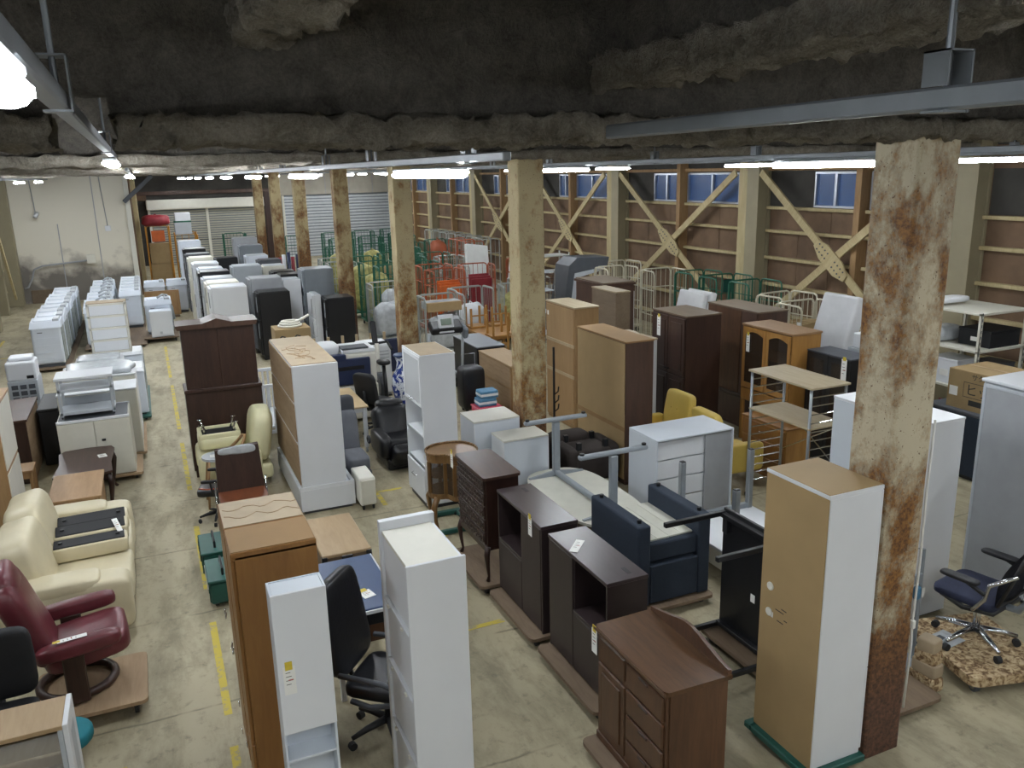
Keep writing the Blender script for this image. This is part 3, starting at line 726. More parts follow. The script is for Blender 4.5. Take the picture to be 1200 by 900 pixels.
# kidney vitrine
t = T('display_cabinet', 'kidney-shaped brown display cabinet with glass panes on curved legs', 'display cabinet', (2.62, 7.98, .065))
def kidney(s=1):
    pts = []
    for k in range(40):
        a = 2*PI*k/40; r = .30+.05*math.cos(2*a)-.12*math.exp(-((a-PI*1.22)/.42)**2)
        pts.append((.22+r*math.cos(a)*.82*s, .36+r*math.sin(a)*1.1*s))
    return pts
B().prism(kidney(), .9, .93).build('top', 'w_vitrine', t)
m = B()
ko, ki = kidney(1.0), kidney(.96); n_ = 40
for k in range(n_):
    a, b = ko[k], ko[(k+1) % n_]; m.tube([(a[0], a[1], .94), (b[0], b[1], .94)], .012, 6)
m.build('top_rim', 'w_vitrine', t, True)
B().prism(kidney(.97), .42, .48).build('lower_rail', 'w_vitrine', t); B().prism(kidney(.97), .84, .9).build('upper_rail', 'w_vitrine', t)
kk = kidney(.95)
for k in range(0, 40, 4): B().box(kk[k][0]-.018, kk[k][1]-.018, .48, kk[k][0]+.018, kk[k][1]+.018, .84).build('mullion', 'w_vitrine', t)
m = B(); k2 = kidney(.94)
for k in range(40):
    a, b = k2[k], k2[(k+1) % 40]; f = m.bm.faces.new([m.bm.verts.new(q) for q in ((a[0], a[1], .48), (b[0], b[1], .48), (b[0], b[1], .84), (a[0], a[1], .84))])
m.build('glass_pane', 'glass_dark', t); B().prism(kidney(.9), .66, .672).build('inner_shelf', 'w_vitrine', t)
for k in (5, 15, 22, 35):
    x, y = kk[k]; dx, dy = (x-.22)*.25, (y-.36)*.2
    B().tube([(x, y, .44), (x+dx, y+dy, .34), (x+dx*.8, y+dy*.8, .2), (x+dx*.2, y+dy*.2, .06), (x+dx*.8, y+dy*.8, .0)], [.035, .034, .024, .016, .024], 8).build('leg', 'w_vitrine', t, True)
price_tag('hanging at the rim of the kidney display cabinet', Mx((2.55, 8.42, .93), -PI/2-.3), h=.16)
green_dolly('dark green plastic dolly beneath the kidney display cabinet', 2.5, 7.78, 3.1, 8.9, .06)
# carved chest on cabriole legs
t = T('carved_chest', 'dark brown chest with carved drawer fronts on slender curved legs', 'chest', (2.66, 6.87, .12))
w, d = .36, .78
pt(t, 'body', (.012, .01, .36, w-.01, d-.01, 1.05), 'w_carved', .004); 
B().prism(rrect(-.02, -.015, w+.01, d+.015, .03, 3), 1.05, 1.078).build('top', 'w_dark_top', t)
for k in range(5):
    z = .375+.134*k; dr = pt(t, 'drawer', (-.004, .04, z, .014, d-.04, z+.126), 'w_carved', .004)
    m = B()
    for j in range(11):
        for i in range(2):
            y = .08+(d-.16)*j/10; zz = z+.035+.056*i
            m.rbox((-.008, y, zz), (.014, .05, .034), ((j+i) % 2*1.2-.6, 0, 0), .005)
            m.cush((-.012, y+.03, zz+.01), (.018, .02, .02), 1, n=6, m=4)
    m.build('carving', 'w_carved', dr)
pt(t, 'apron', [(.0, .02, .3, .02, d-.02, .37), (.02, .012, .32, w-.02, .03, .37)], 'w_carved', .006)
for (x, y, sx, sy) in ((.02, .03, -1, -1), (w-.03, .03, 1, -1), (.02, d-.03, -1, 1), (w-.03, d-.03, 1, 1)):
    B().tube([(x, y, .36), (x+.02*sx, y+.02*sy, .28), (x+.012*sx, y+.012*sy, .16), (x, y, .05), (x+.015*sx, y+.01*sy, .0)], [.032, .03, .02, .013, .022], 8).build('leg', 'w_carved', t, True)
price_tag('hanging at the corner of the carved chest', Mx((2.63, 7.72, 1.2), -PI/2), h=.17)
dolly('worn brown plank dolly beneath the carved chest', 2.56, 6.8, 3.08, 7.72)
# two dark low cabinets
def dark_cab(label, y0, flip):
    t = T('dark_cabinet', label, 'cabinet', (2.73, y0, .12)); w, d, h = .34, .95, 1.0
    pt(t, 'end_panel', (0, 0, 0, w, .02, h-.03), 'w_espresso', .002); pt(t, 'end_panel', (0, d-.02, 0, w, d, h-.03), 'w_espresso', .002)
    pt(t, 'back_panel', (w-.015, .02, 0, w, d-.02, h-.03), 'w_espresso', 0); pt(t, 'top', (-.006, -.004, h-.03, w+.004, d+.004, h), 'w_espresso_top', .003)
    s = (lambda a: d-a) if flip else (lambda a: a)
    def seg(a, b): p, q = s(a), s(b); return (min(p, q), max(p, q))
    a, b = seg(.02, .42); pt(t, 'tall_door', (-.004, a+.004, .02, .014, b-.004, h-.035), 'w_espresso', .003)
    a, b = seg(.42, .93); pt(t, 'lower_door', (-.004, a+.004, .02, .014, b-.004, .5), 'w_espresso', .003)
    pt(t, 'divider', (.01, s(.42)-.01, 0, w-.015, s(.42)+.01, h-.03), 'w_espresso', .002); pt(t, 'niche_floor', (.0, a, .5, w-.015, b, .53), 'w_espresso', .002)
    y = s(.83) if flip else s(.82)
    pt(t, 'cable_grommet', (w*.62, y-.05, h-.001, w*.62+.035, y+.05, h+.002), 'black', .0008)
    return t
dark_cab('dark brown cabinet with open niche at its far end and a hanging tag', 5.79, False)
dark_cab('dark brown cabinet with open niche at its near end and paper strip on top', 4.70, True)
price_tag('hanging from the top edge of the dark niche cabinet', Mx((2.722, 6.0, 1.13), -PI/2), h=.17)
price_tag('lying on top of the dark brown cabinet', Mx((2.9, 5.42, 1.1235), -.75, -PI/2), False, w=.07, h=.22)
dolly('worn brown plank dolly under the dark cabinet with its niche at the far end', 2.6, 5.75, 3.1, 6.72)
dolly('worn brown plank dolly under the dark cabinet with its niche at the near end', 2.6, 4.66, 3.12, 5.66)
# brown dresser
t = T('dresser', 'brown wooden sideboard with curved back ledge, panel door and three drawers', 'dresser', (2.5, 3.58, .12))
w, d, h = .44, .86, .88
pt(t, 'body', (.02, .01, .0, w, d-.01, h-.03), 'w_brown', .004)
B().prism([(0, 0), (w+.01, -.012), (w+.01, d+.012), (0, d), (-.02, d-.03), (-.025, d/2), (-.02, .03)], h-.03, h).build('top', 'w_brown_top', t)
pt(t, 'top_edge', (-.03, .0, h-.028, -.018, d, h-.004), 'w_brown_top', .005, 2)
m = B(); pr = [(0, 0)]
for k in range(21):
    s = k/20; pr.append((d*s, .03+.075*math.sin(PI*s)**1.5+(.015 if .3 < s < .7 else 0)*math.sin(PI*(s-.3)/.4)))
pr.append((d, 0)); m.prism(pr, w-.012, w+.012, 'x').build('back_ledge', 'w_brown', t).location = (0, 0, h)
pt(t, 'face_rail', (.0, .02, .06, .022, d-.02, h-.03), 'w_brown', .003)
D_ = pt(t, 'door', (-.012, .48, .1, .004, .82, .62), 'w_brown', .006); pt(D_, 'raised_panel', (-.02, .53, .15, -.01, .77, .57), 'w_brown', .008)
pt(t, 'drawer', (-.014, .48, .66, .004, .82, .82), 'w_brown', .008)
for k in range(4):
    z = .08+.19*k; dr = pt(t, 'drawer', (-.016, .04, z, .004, .46, z+.17), 'w_brown', .01, 2)
    pt(dr, 'pull', (-.024, .2, z+.145, -.012, .3, z+.165), 'w_dark', .004)
pt(t, 'plinth', (-.005, .0, 0, w, d, .06), 'w_brown', .006)
price_tag('hanging on the corner of the brown sideboard', Mx((2.475, 4.43, .97), -PI/2), h=.18)
dolly('worn brown plank dolly under the brown sideboard', 2.38, 3.52, 2.98, 4.46)
# white low cabinets by the column
for (lab, x0, y0, x1, y1, h) in (('low white two-tone cabinet beside the rust-streaked column', 3.44, 9.2, 4.06, 9.7, 1.0), ('low white cabinet next to the upside-down table', 3.64, 8.74, 4.24, 9.14, .86)):
    t = T('low_cabinet', lab, 'cabinet', (x0, y0, 0)); w, d = x1-x0, y1-y0
    pt(t, 'body', (.004, .018, .05, w-.004, d, h-.022), 'white', .003); pt(t, 'top', (0, 0, h-.022, w, d, h), 'white_warm', .003)
    pt(t, 'front_panel', (.012, .004, .06, w-.012, .018, h-.03), 'white_cold', .002); pt(t, 'plinth', (.02, .03, 0, w-.02, d-.02, .05), 'grey_dark', 0)
    
    for x in (0, w-.012): pt(t, 'side_edge', (x, .0, .03, x+.012, .02, h-.022), 'white', .002)
# upside-down oval table
t = T('oval_table', 'white oval table turned upside down with grey T-shaped legs in the air', 'table', (4.2, 7.78, .4))
pts = [(.46*math.copysign(abs(math.cos(a))**.7, math.cos(a)), .9*math.copysign(abs(math.sin(a))**.62, math.sin(a))) for a in [2*PI*k/40 for k in range(40)]]
B().prism(pts, 0, .03).build('tabletop', 'dust_cloth', t)
for yy in (.68, -.66):
    l = pt(t, 'leg', (-.045, yy-.03, .05, .045, yy+.03, .7), 'grey_paint', .012)
    B().rbox((0, yy, .73), (.82, .075, .05), b=.02, seg=2).build('foot_bar', 'grey_paint', l)
    for s in (-1, 1):
        B().hexa([(s*.03, yy-.03, .032), (s*.36, yy-.02, .032), (s*.36, yy+.02, .032), (s*.03, yy+.03, .032)], [(s*.03, yy-.02, .09), (s*.36, yy-.015, .045), (s*.36, yy+.015, .045), (s*.03, yy+.02, .09)]).build('top_arm', 'grey_paint', l)
        B().cyl((s*.37, yy, .755), (s*.37, yy, .775), .025).build('glide', 'black', l)
pt(t, 'beam', (-.03, -.66, .04, .03, .68, .1), 'grey_paint', .01)
for k, z in enumerate((0, .2)):
    t = T('pallet', 'worn wooden pallet, %s of the two under the upside-down oval table' % ('lower', 'upper')[k], 'pallet', (3.85, 7.1, z))
    pt(t, 'deck_board', [(0, 0, .17, .7, .2, .2), (0, .27, .17, .7, .47, .2), (0, .54, .17, .7, .74, .2), (0, .81, .17, .7, 1.01, .2), (0, 1.08, .17, .7, 1.3, .2)], 'w_plydark', .003)
    for x in (0, .31, .62): pt(t, 'runner', (x, 0, 0, x+.08, 1.3, .17), 'w_plydark', .003)
# upside-down navy sofa
t = T('armchair', 'navy upholstered sofa chair upside down showing pale underside cloth', 'sofa', (3.70, 5.82, .0))
w, d = .78, .88
pt(t, 'arm', (0, 0, .105, .13, d, .9), 'navy_fabric', .02, 3); pt(t, 'arm', (w-.13, .0, .105, w, d, .9), 'navy_fabric', .02, 3)
pt(t, 'front_rail', (.13, .03, .52, w-.13, .1, .7), 'navy_fabric', .02, 2); pt(t, 'seat', (.13, .02, .2, w-.13, .72, .5), 'navy_fabric', .03, 3)
pt(t, 'backrest', (.13, .72, .105, w-.13, d, .685), 'navy_fabric', .03, 3)
for i in range(4):
    pt(t, 'dust_cloth', (.135+.1275*i, .1, .69+.002*i, .135+.1275*(i+1), .86, .705+.003*i), 'dust_cloth', .002)
for (x, y) in ((.065, .1), (.065, d-.1), (w-.065, .1), (w-.065, d-.1)): B().cyl((x, y, .9), (x, y, .93), .022).build('foot', 'black', t)
pt(t, 'front_panel', (.13, .0, .12, w-.13, .03, .5), 'navy_fabric', .012)
dolly('low plank dolly under the upside-down navy sofa', 3.7, 5.75, 4.5, 6.7, z=.1)
# black table on its side
t = T('black_table', 'black table standing on its side with square legs pointing out', 'table', (4.18, 4.55, .12))
pt(t, 'tabletop', (.0, 0, 0, .03, .72, 1.1), 'black', .004); 
for z in (.03, 1.03): pt(t, 'frame_rail', (-.05, .02, z, 0, .7, z+.04), 'black', .003)
for (y, z) in ((.0, 1.04), (.68, 1.04), (.0, .02), (.68, .02)): pt(t, 'leg', (-.6, y, z, 0, y+.04, z+.04), 'black', .004)
pt(t, 'corner_bracket', [(-.04, .62, .9, -.0, .68, 1.03)], 'black_plastic', .004); pt(t, 'sticker', (-.002, .28, .42, 0, .33, .49), 'paper', 0)
dolly('plank dolly under the black table that stands on its side', 4.0, 4.5, 4.4, 5.32)
# tan-backed wardrobe by the column
t = T('tall_cabinet', 'tall white cabinet with tan hardboard back and two white cable rings', 'cabinet', (3.60, 3.54, .11))
w, d, h = .44, .57, 1.94
pt(t, 'body', (.006, 0, 0, w-.015, d, h-.03), 'white', .003); pt(t, 'back_panel', (0, .006, .0, .006, d-.006, h-.025), 'mdf', .001)
pt(t, 'top', (.0, 0, h-.03, w, d, h-.003), 'white', .002); pt(t, 'top_board', (.004, .01, h-.003, w-.004, d-.004, h), 'mdf', 0)
pt(t, 'door', (w-.015, .002, .65, w+.003, d-.002, h-.035), 'white', .003); pt(t, 'lower_door', (w-.015, .002, .03, w+.003, d-.002, .645), 'white', .003)
for z in (.93, 1.12): B().lathe([(.012, 0), (.03, 0), (.03, .006), (.022, .008), (.012, .003)], n=16).build('cable_ring', 'white_warm', t, True).matrix_local = Mx((0, .47, z), 0, 0, -PI/2)
pt(t, 'sticker', (-.001, .43, .9, 0, .455, .94), 'paper', 0)
m = B()
for k, (y, z, l) in enumerate(((.33, 1.0, .05), (.37, .975, .08), (.31, .93, .03), (.36, .9, .06))): m.box(-.0012, y-l/2, z, 0, y+l/2, z+.006)
m.build('stamp_print', 'print_black', t)
green_dolly('green plastic dolly under the tall tan-backed cabinet', 3.55, 3.5, 4.05, 4.15)

# ------------------------------------------------------------------ right-hand group
# white unit with drawers and a grey sliding door
t = T('sliding_door_cabinet', 'white cabinet with four shelf fronts and one grey sliding door', 'cabinet', (5.02, 7.55, 0)); w, d, h = 1.07, .6, 1.0
pt(t, 'top', (0, 0, h-.02, w, d, h), 'white_cold', .003)
for x in (0, w-.02): pt(t, 'side_panel', (x, 0, 0, x+.02, d, h-.02), 'white_cold', .003)
pt(t, 'back_panel', (.02, d-.01, 0, w-.02, d, h-.02), 'white_cold', 0)
for k in range(4): pt(t, 'drawer_front', (.025, .05, .03+.235*k, .7, .065, .03+.235*k+.222), 'white', .003)
pt(t, 'sliding_door', (.68, .02, .02, w-.022, .035, h-.025), 'grey_panel', .002); pt(t, 'door_rail', (.02, .01, h-.035, w-.02, .06, h-.02), 'grey_metal', .001)
# upturned desk with grey legs
t = T('desk', 'white desk lying upside down with grey square legs pointing up', 'desk', (4.82, 5.85, 0)); w, d = 1.0, 1.1
pt(t, 'desktop', (0, 0, .3, w, d, .33), 'white', .004)
for y in (.08, d-.13): pt(t, 'frame_rail', (.03, y, .33, w-.03, y+.05, .39), 'grey_metal', .006)
for (x, y) in ((.02, .08), (w-.09, .08), (.02, d-.14), (w-.09, d-.14)): 
    l = pt(t, 'leg', (x, y, .33, x+.06, y+.06, 1.0), 'grey_metal', .006); pt(l, 'leg_cap', (x+.005, y+.005, 1.0, x+.055, y+.055, 1.01), 'black', .002)
t = T('drawer_pedestal', 'low white drawer pedestal beneath the upside-down desk', 'pedestal', (4.92, 5.92, 0))
pt(t, 'body', (0, .02, .04, .8, .9, .298), 'white_warm', .004); pt(t, 'drawer_front', (.01, 0, .05, .79, .02, .28), 'white', .004); casters(t, [(.08, .1), (.72, .1), (.08, .8), (.72, .8)], .018)
# two-tier rack of pale boards in grey tube frames
t = T('two_tier_rack', 'open rack with two pale wooden shelves in grey tube end frames', 'rack', (6.46, 6.74, 0)); w, d, h = .54, 1.02, 1.62
pt(t, 'shelf', (-.01, -.02, h-.025, w+.01, d+.02, h), 'w_pale', .004); pt(t, 'shelf', (0, 0, 1.13, w, d, 1.15), 'w_pale', .003);
for y in (.02, d-.02):
    for x in (.02, w-.02): 
        l = B().cyl((x, y, .06), (x, y, h-.025), .017, n=10).build('post', 'grey_metal', t, True)
        B().cyl((x-.012, y, .03), (x+.012, y, .03), .03).build('caster', 'rubber', l)
    for k in range(14):
        z = .2+.1*k
        B().cyl((.02, y, z), (w-.02, y, z), .008, n=6).build('wire_bar', 'silver', t)
for s in (0, 1): B().cyl((w-.01, .03 if s else d-.03, .55), (w-.01, d-.03 if s else .03, 1.12), .008, n=6).build('cross_brace', 'silver', t)
# yellow armchairs
def yellow_chair(label, loc, rz):
    t = T('yellow_armchair', label, 'armchair', loc, rz); t.scale = (1.08, 1.08, 1.02)
    B().cush((.02, 0, .42), (.56, .52, .16), .3).build('seat', 'yellow_vinyl', t, True)
    B().cush((-.26, 0, .68), (.11, .54, .66), .28, (0, -.16, 0)).build('backrest', 'yellow_vinyl', t, True)
    for s in (-1, 1): B().cush((.0, s*.31, .46), (.5, .11, .36), .25).build('arm', 'yellow_vinyl', t, True)
    for (x, y) in ((.2, .22), (.2, -.22), (-.22, .22), (-.22, -.22)): B().cyl((x, y, 0), (x, y, .36), .016, .022).build('leg', 'black', t, True)
    m = B()
    for s in (-1, 1): m.cush((-.19, s*.06, .8), (.02, .025, .025), 1, n=8, m=6)
    m.build('button', 'yellow_vinyl', t, True)
yellow_chair('yellow vinyl armchair facing the tan wardrobe back', (6.12, 9.12, .0), PI)
yellow_chair('yellow vinyl armchair behind the pale two-tier rack', (6.52, 8.2, 0), -.05)
# dark armchair upside down
t = T('brown_armchair', 'dark brown fabric armchair upside down with black block feet', 'armchair', (4.5, 8.72, 0))
B().cush((.3, .6, .4), (.6, .34, .5), .4, wr=.03).build('backrest', 'brown_fabric', t, True)
B().cush((.4, .28, .34), (.66, .56, .44), .3).build('seat', 'brown_fabric', t, True); pt(t, 'base_cloth', (.12, .06, .12, .68, .5, .2), 'brown_fabric', .02)
for s in (.09, .68): B().cush((s, .32, .36), (.16, .64, .46), .35).build('arm', 'brown_fabric', t, True)
for (x, y) in ((.2, .1), (.58, .1), (.2, .46), (.58, .46)): pt(t, 'foot', (x-.03, y-.03, .55, x+.03, y+.03, .65), 'black', .004)
pt(t, 'headrest', (.06, .5, .0, .7, .74, .2), 'brown_fabric', .04, 3)

# ------------------------------------------------------------------ wardrobes behind
def simple_cab(name, label, x0, x1, y0, y1, h, body, top, z0=0, back=None, cat='cabinet'):
    t = T(name, label, cat, (x0, y0, z0)); w, d, H_ = x1-x0, y1-y0, h-z0
    pt(t, 'body', (.006, 0, .05, w, d, H_-.022), body, .004); pt(t, 'top', (-.004, -.008, H_-.022, w+.005, d+.005, H_), top, .003); pt(t, 'plinth', (.02, .02, 0, w-.02, d-.02, .05), body, 0)
    return t, w, d, H_
t, w, d, h = simple_cab('tall_cabinet', 'tall narrow tan cabinet with pale dusty top, back in three panels', 5.85, 6.27, 11.1, 12.1, 1.95, 'w_tan', 'w_pale')
for z0, z1 in ((.08, .83), (.87, 1.32), (1.36, 1.9)): pt(t, 'back_panel', (-.006, .03, z0, .006, d-.03, z1), 'w_tanback', .002)
for z in (.85, 1.34): pt(t, 'back_batten', (-.012, .02, z-.03, .004, d-.02, z+.02), 'w_pale_z', .002)
pt(t, 'sticker', (-.008, d-.12, 1.72, -.006, d-.07, 1.79), 'paper', 0)
t, w, d, h = simple_cab('wide_cabinet', 'wide cabinet with tan hardboard back and brown side, dusty top', 5.31, 5.72, 8.72, 10.0, 1.9, 'w_redbrown', 'mdf_dark')
pt(t, 'back_panel', (-.004, .02, .78, .006, d-.02, h-.03), 'mdf', .002); pt(t, 'back_panel', (-.004, .02, .08, .006, d-.02, .74), 'mdf', .002); pt(t, 'back_batten', (-.01, .01, .73, .004, d-.01, .79), 'mdf_dark', .002)
simple_cab('tall_box_cabinet', 'plain brown box cabinet with a pale top near the X-braced wall', 7.75, 8.06, 13.1, 14.0, 1.8, 'w_redbrown_top', 'w_pale')
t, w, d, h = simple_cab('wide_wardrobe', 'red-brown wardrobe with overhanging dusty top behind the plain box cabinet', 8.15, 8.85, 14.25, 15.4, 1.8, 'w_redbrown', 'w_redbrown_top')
pt(t, 'cornice', (-.03, -.03, h-.07, w+.03, d+.03, h-.022), 'w_redbrown', .006)
t, w, d, h = simple_cab('low_white_box', 'low white cabinet with pale wooden lid behind the wide tan-backed cabinet', 6.2, 6.75, 10.2, 11.0, 1.55, 'white', 'w_pale')
# dark wardrobe with four panel doors
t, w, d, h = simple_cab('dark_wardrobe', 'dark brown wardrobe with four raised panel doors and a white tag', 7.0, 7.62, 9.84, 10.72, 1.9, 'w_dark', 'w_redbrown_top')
for y0, y1 in ((.02, d/2-.005), (d/2+.005, d-.02)):
    for z0, z1 in ((.1, .98), (1.0, h-.05)):
        D_ = pt(t, 'door', (-.016, y0, z0, .006, y1, z1), 'w_dark', .004); pt(D_, 'raised_panel', (-.024, y0+.06, z0+.07, -.014, y1-.06, z1-.07), 'w_dark', .008)
        if z0 > .5: B().cyl((-.045, (y1 if y0 < .1 else y0)+(-.03 if y0 < .1 else .03), 1.06), (-.016, (y1 if y0 < .1 else y0)+(-.03 if y0 < .1 else .03), 1.06), .013, n=8).build('knob', 'black', D_)
price_tag('hanging on the dark panelled wardrobe', Mx((6.97, 10.5, 1.82), -PI/2), h=.3, w=.09)
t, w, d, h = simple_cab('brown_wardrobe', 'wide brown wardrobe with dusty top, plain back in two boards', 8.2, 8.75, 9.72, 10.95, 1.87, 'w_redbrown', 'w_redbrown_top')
pt(t, 'back_panel', (-.006, .4, .55, .006, d-.03, h-.03), 'w_brown', .002); pt(t, 'back_panel', (-.006, .03, .55, .006, .385, h-.03), 'w_redbrown', .002); pt(t, 'base_moulding', (-.02, -.01, .48, .0, d+.01, .54), 'w_dark', .006)
# honey glass-door cabinet
t = T('glass_cabinet', 'honey wood cabinet with two arched glass doors and a white tag', 'cabinet', (7.87, 8.62, 0)); w, d, h = .5, 1.03, 1.76
for y in (0, d-.02): pt(t, 'end_panel', (0, y, .62, w, y+.02, h-.03), 'w_honey', .003)
pt(t, 'top', (-.015, -.015, h-.03, w+.01, d+.015, h), 'w_honey_top', .004); pt(t, 'back_panel', (w-.012, .02, .62, w, d-.02, h-.03), 'w_dark', 0); pt(t, 'bottom', (0, .02, .62, w, d-.02, .8), 'w_honey', .003); pt(t, 'shelf', (.02, .02, 1.3, w-.02, d-.02, 1.315), 'w_honey', .001)
for y0, y1 in ((.02, d/2-.004), (d/2+.004, d-.02)):
    D_ = pt(t, 'door', [(-.02, y0, .82, 0, y0+.055, h-.04), (-.02, y1-.055, .82, 0, y1, h-.04), (-.02, y0+.055, .82, 0, y1-.055, .9)], 'w_honey', .004)
    n = 8; arch = [(y0+.055, h-.04)]+[(y0+.055+(y1-y0-.11)*k/n, h-.15+.05*math.sin(PI*k/n)) for k in range(n+1)]+[(y1-.055, h-.04)]
    B().prism(arch, -.02, 0, 'x').build('arched_head', 'w_honey', D_); pt(D_, 'pane', (-.012, y0+.05, .88, -.008, y1-.05, h-.1), 'glass_dark', 0)
for (x, y) in ((0, 0), (w-.05, 0), (0, d-.05), (w-.05, d-.05)): pt(t, 'leg', (x, y, 0, x+.05, y+.05, .62), 'w_honey', .004)
price_tag('hanging on the honey glass-door cabinet', Mx((7.842, 9.5, 1.62), -PI/2), h=.26, w=.075)
t = T('drawer_chest', 'low honey brown chest of three drawers behind the two-tier rack', 'chest of drawers', (7.1, 7.8, 0)); w, d, h = .42, .85, .75
pt(t, 'body', (.015, 0, .04, w, d, h-.02), 'w_honey', .004); pt(t, 'top', (0, -.01, h-.025, w, d+.01, h), 'w_wardrobe', .004); pt(t, 'plinth', (.03, .02, 0, w-.02, d-.02, .04), 'w_honey', 0)
for k in range(3):
    dr = pt(t, 'drawer', (-.002, .02, .06+.22*k, .016, d-.02, .06+.22*k+.205), 'w_wardrobe', .004); pt(dr, 'pull', (-.015, d/2-.06, .15+.22*k, -.002, d/2+.06, .165+.22*k), 'silver', .003)
t = T('black_cabinet', 'black cabinet with two glass doors and bright bar handles', 'cabinet', (8.08, 7.78, 0)); w, d, h = .4, .78, 1.55
pt(t, 'body', (.012, 0, .04, w, d, h-.02), 'black', .004); pt(t, 'top', (-.003, -.003, h-.02, w, d, h), 'grey_dark', .003); pt(t, 'plinth', (.03, .02, 0, w-.02, d-.02, .04), 'black', 0)
for y0, y1 in ((.01, d/2-.003), (d/2+.003, d-.01)):
    D_ = pt(t, 'door', (-.006, y0, .06, .012, y1, h-.03), 'black', .003); pt(D_, 'glass_inset', (-.009, y0+.07, .3, -.005, y1-.07, h-.1), 'glass_dark', 0)
    yy = y1-.03 if y0 < .1 else y0+.03; B().tube([(-.006, yy, 1.28), (-.035, yy, 1.28), (-.035, yy, 1.14), (-.006, yy, 1.14)], .006, 6).build('handle', 'silver', D_)
price_tag('hanging on the black glass-door cabinet', Mx((8.06, 7.87, 1.54), -PI/2), h=.3, w=.09)
# white block behind column, grey steel cabinet at right
t = T('tall_white_cabinet', 'tall plain white cabinet standing behind the rusted column', 'cabinet', (5.83, 4.74, 0)); w, d, h = .46, 1.05, 1.85
pt(t, 'body', (.004, 0, .02, w, d, h-.02), 'white', .004); pt(t, 'top', (0, -.003, h-.02, w+.003, d+.003, h), 'white', .003); pt(t, 'side_skin', (0, .01, .02, .004, d-.01, h-.025), 'white_cold', 0); pt(t, 'plinth', (.02, .02, 0, w-.02, d-.02, .02), 'grey_dark', 0)
t = T('steel_cabinet', 'large grey steel cabinet with framed sliding door and white top', 'cabinet', (7.0, 3.9, 0)); w, d, h = .9, 1.25, 2.02
pt(t, 'body', (.03, 0, .03, w, d, h-.03), 'grey_light', .006); pt(t, 'top', (0, -.01, h-.03, w, d+.01, h), 'white', .006)
for (y0, y1, x) in ((.02, .64, .012), (.6, d-.02, .0)):
    D_ = pt(t, 'sliding_door', (x, y0+.03, .08, x+.012, y1-.03, h-.08), 'grey_panel', .002)
    pt(D_, 'door_frame', [(x-.004, y0, .05, x+.016, y0+.03, h-.045), (x-.004, y1-.03, .05, x+.016, y1, h-.045), (x-.004, y0+.03, .05, x+.016, y1-.03, .08), (x-.004, y0+.03, h-.08, x+.016, y1-.03, h-.045)], 'grey_light', .003)
pt(t, 'plinth', (.05, .02, 0, w-.02, d-.02, .03), 'grey_dark', 0)
# mesh office chair on a carpet-covered dolly
cd = T('carpet_dolly', 'wheeled dolly covered with brown floral carpet', 'dolly', (5.82, 4.05, 0), -.25)
m = B(); m.prism(rrect(-.37, -.44, .37, .44, .09, 5), .095, .17); m.build('carpet_top', 'floral_carpet', cd)
B().prism(rrect(-.34, -.41, .34, .41, .05, 3), .08, .1).build('board', 'w_plydark', cd)
for (x, y) in ((-.27, -.34), (.27, -.34), (-.27, .34), (.27, .34)):
    c = B().cyl((x-.018, y, .045), (x+.018, y, .045), .045, n=16).build('caster', 'grey_dark', cd); B().cyl((x-.022, y, .045), (x+.022, y, .045), .028, n=12).build('hub', 'silver', c); pt(c, 'fork', (x-.025, y-.02, .06, x+.025, y+.02, .086), 'silver', .003)
t = T('mesh_chair', 'navy mesh office chair with headrest and chrome star base on carpet dolly', 'chair', (5.82, 4.08, .172), 1.75)
five_star(t, 'silver', .31, .06, .4, a0=.1)
pt(t, 'mechanism', (-.14, -.1, .36, .12, .1, .42), 'black_plastic', .015)
B().cush((.03, 0, .455), (.5, .5, .075), .3).build('seat', 'navy_seat', t, True)
B().tube([(.2, .2, .42), (.0, .25, .4), (-.2, .2, .41), (-.2, -.2, .41), (.0, -.25, .4), (.2, -.2, .42)], .022, 8, True).build('seat_frame', 'black_plastic', t, True)
m = B(); n1, n2 = 10, 10; g = []
for i in range(n1+1):
    row = []
    for j in range(n2+1):
        u = i/n1; v = (j/n2-.5); wv = .46*(1-.15*abs(u-.35)); row.append(m.bm.verts.new((-.25-.16*u+.05*math.sin(PI*u)+.12*v*v, wv*v, .5+.5*u)))
    g.append(row)
for i in range(n1):
    for j in range(n2): m.bm.faces.new((g[i][j], g[i][j+1], g[i+1][j+1], g[i+1][j]))
bmesh.ops.solidify(m.bm, geom=list(m.bm.faces), thickness=.018); m.build('backrest', 'black_mesh', t, True)
B().tube([(-.24, -.22, .5), (-.33, -.225, .75), (-.4, -.2, 1.0), (-.42, 0, 1.02), (-.4, .2, 1.0), (-.33, .225, .75), (-.24, .22, .5), (-.23, 0, .48)], .016, 8, True).build('back_frame', 'black_plastic', t, True)
h_ = B().cush((-.45, 0, 1.17), (.06, .32, .17), .5, (0, -.2, 0)).build('headrest', 'black_mesh', t, True); B().tube([(-.42, 0, 1.0), (-.49, 0, 1.1), (-.47, 0, 1.17)], .014, 8).build('headrest_stem', 'black_plastic', h_, True)
B().tube([(-.05, 0, .4), (-.3, 0, .42), (-.42, 0, .6), (-.43, 0, .85)], [.03, .03, .025, .02], 8).build('spine', 'grey_paint', t, True)
for s in (-1, 1):
    a = B().tube([(-.08, s*.2, .4), (-.1, s*.3, .44), (-.18, s*.31, .56), (-.2, s*.3, .68), (-.36, s*.23, .8)], .017, 8).build('arm_post', 'silver', t, True)
    B().tube([(-.18, s*.31, .6), (-.04, s*.31, .65)], .017, 8).build('arm_link', 'black_plastic', a, True); B().cush((.02, s*.31, .67), (.3, .09, .035), .45).build('arm_pad', 'black_plastic', a, True)
t = T('parts_bag', 'clear plastic bag with a small boxed part on the carpet dolly', 'bag', (5.62, 4.2, .172), .1)
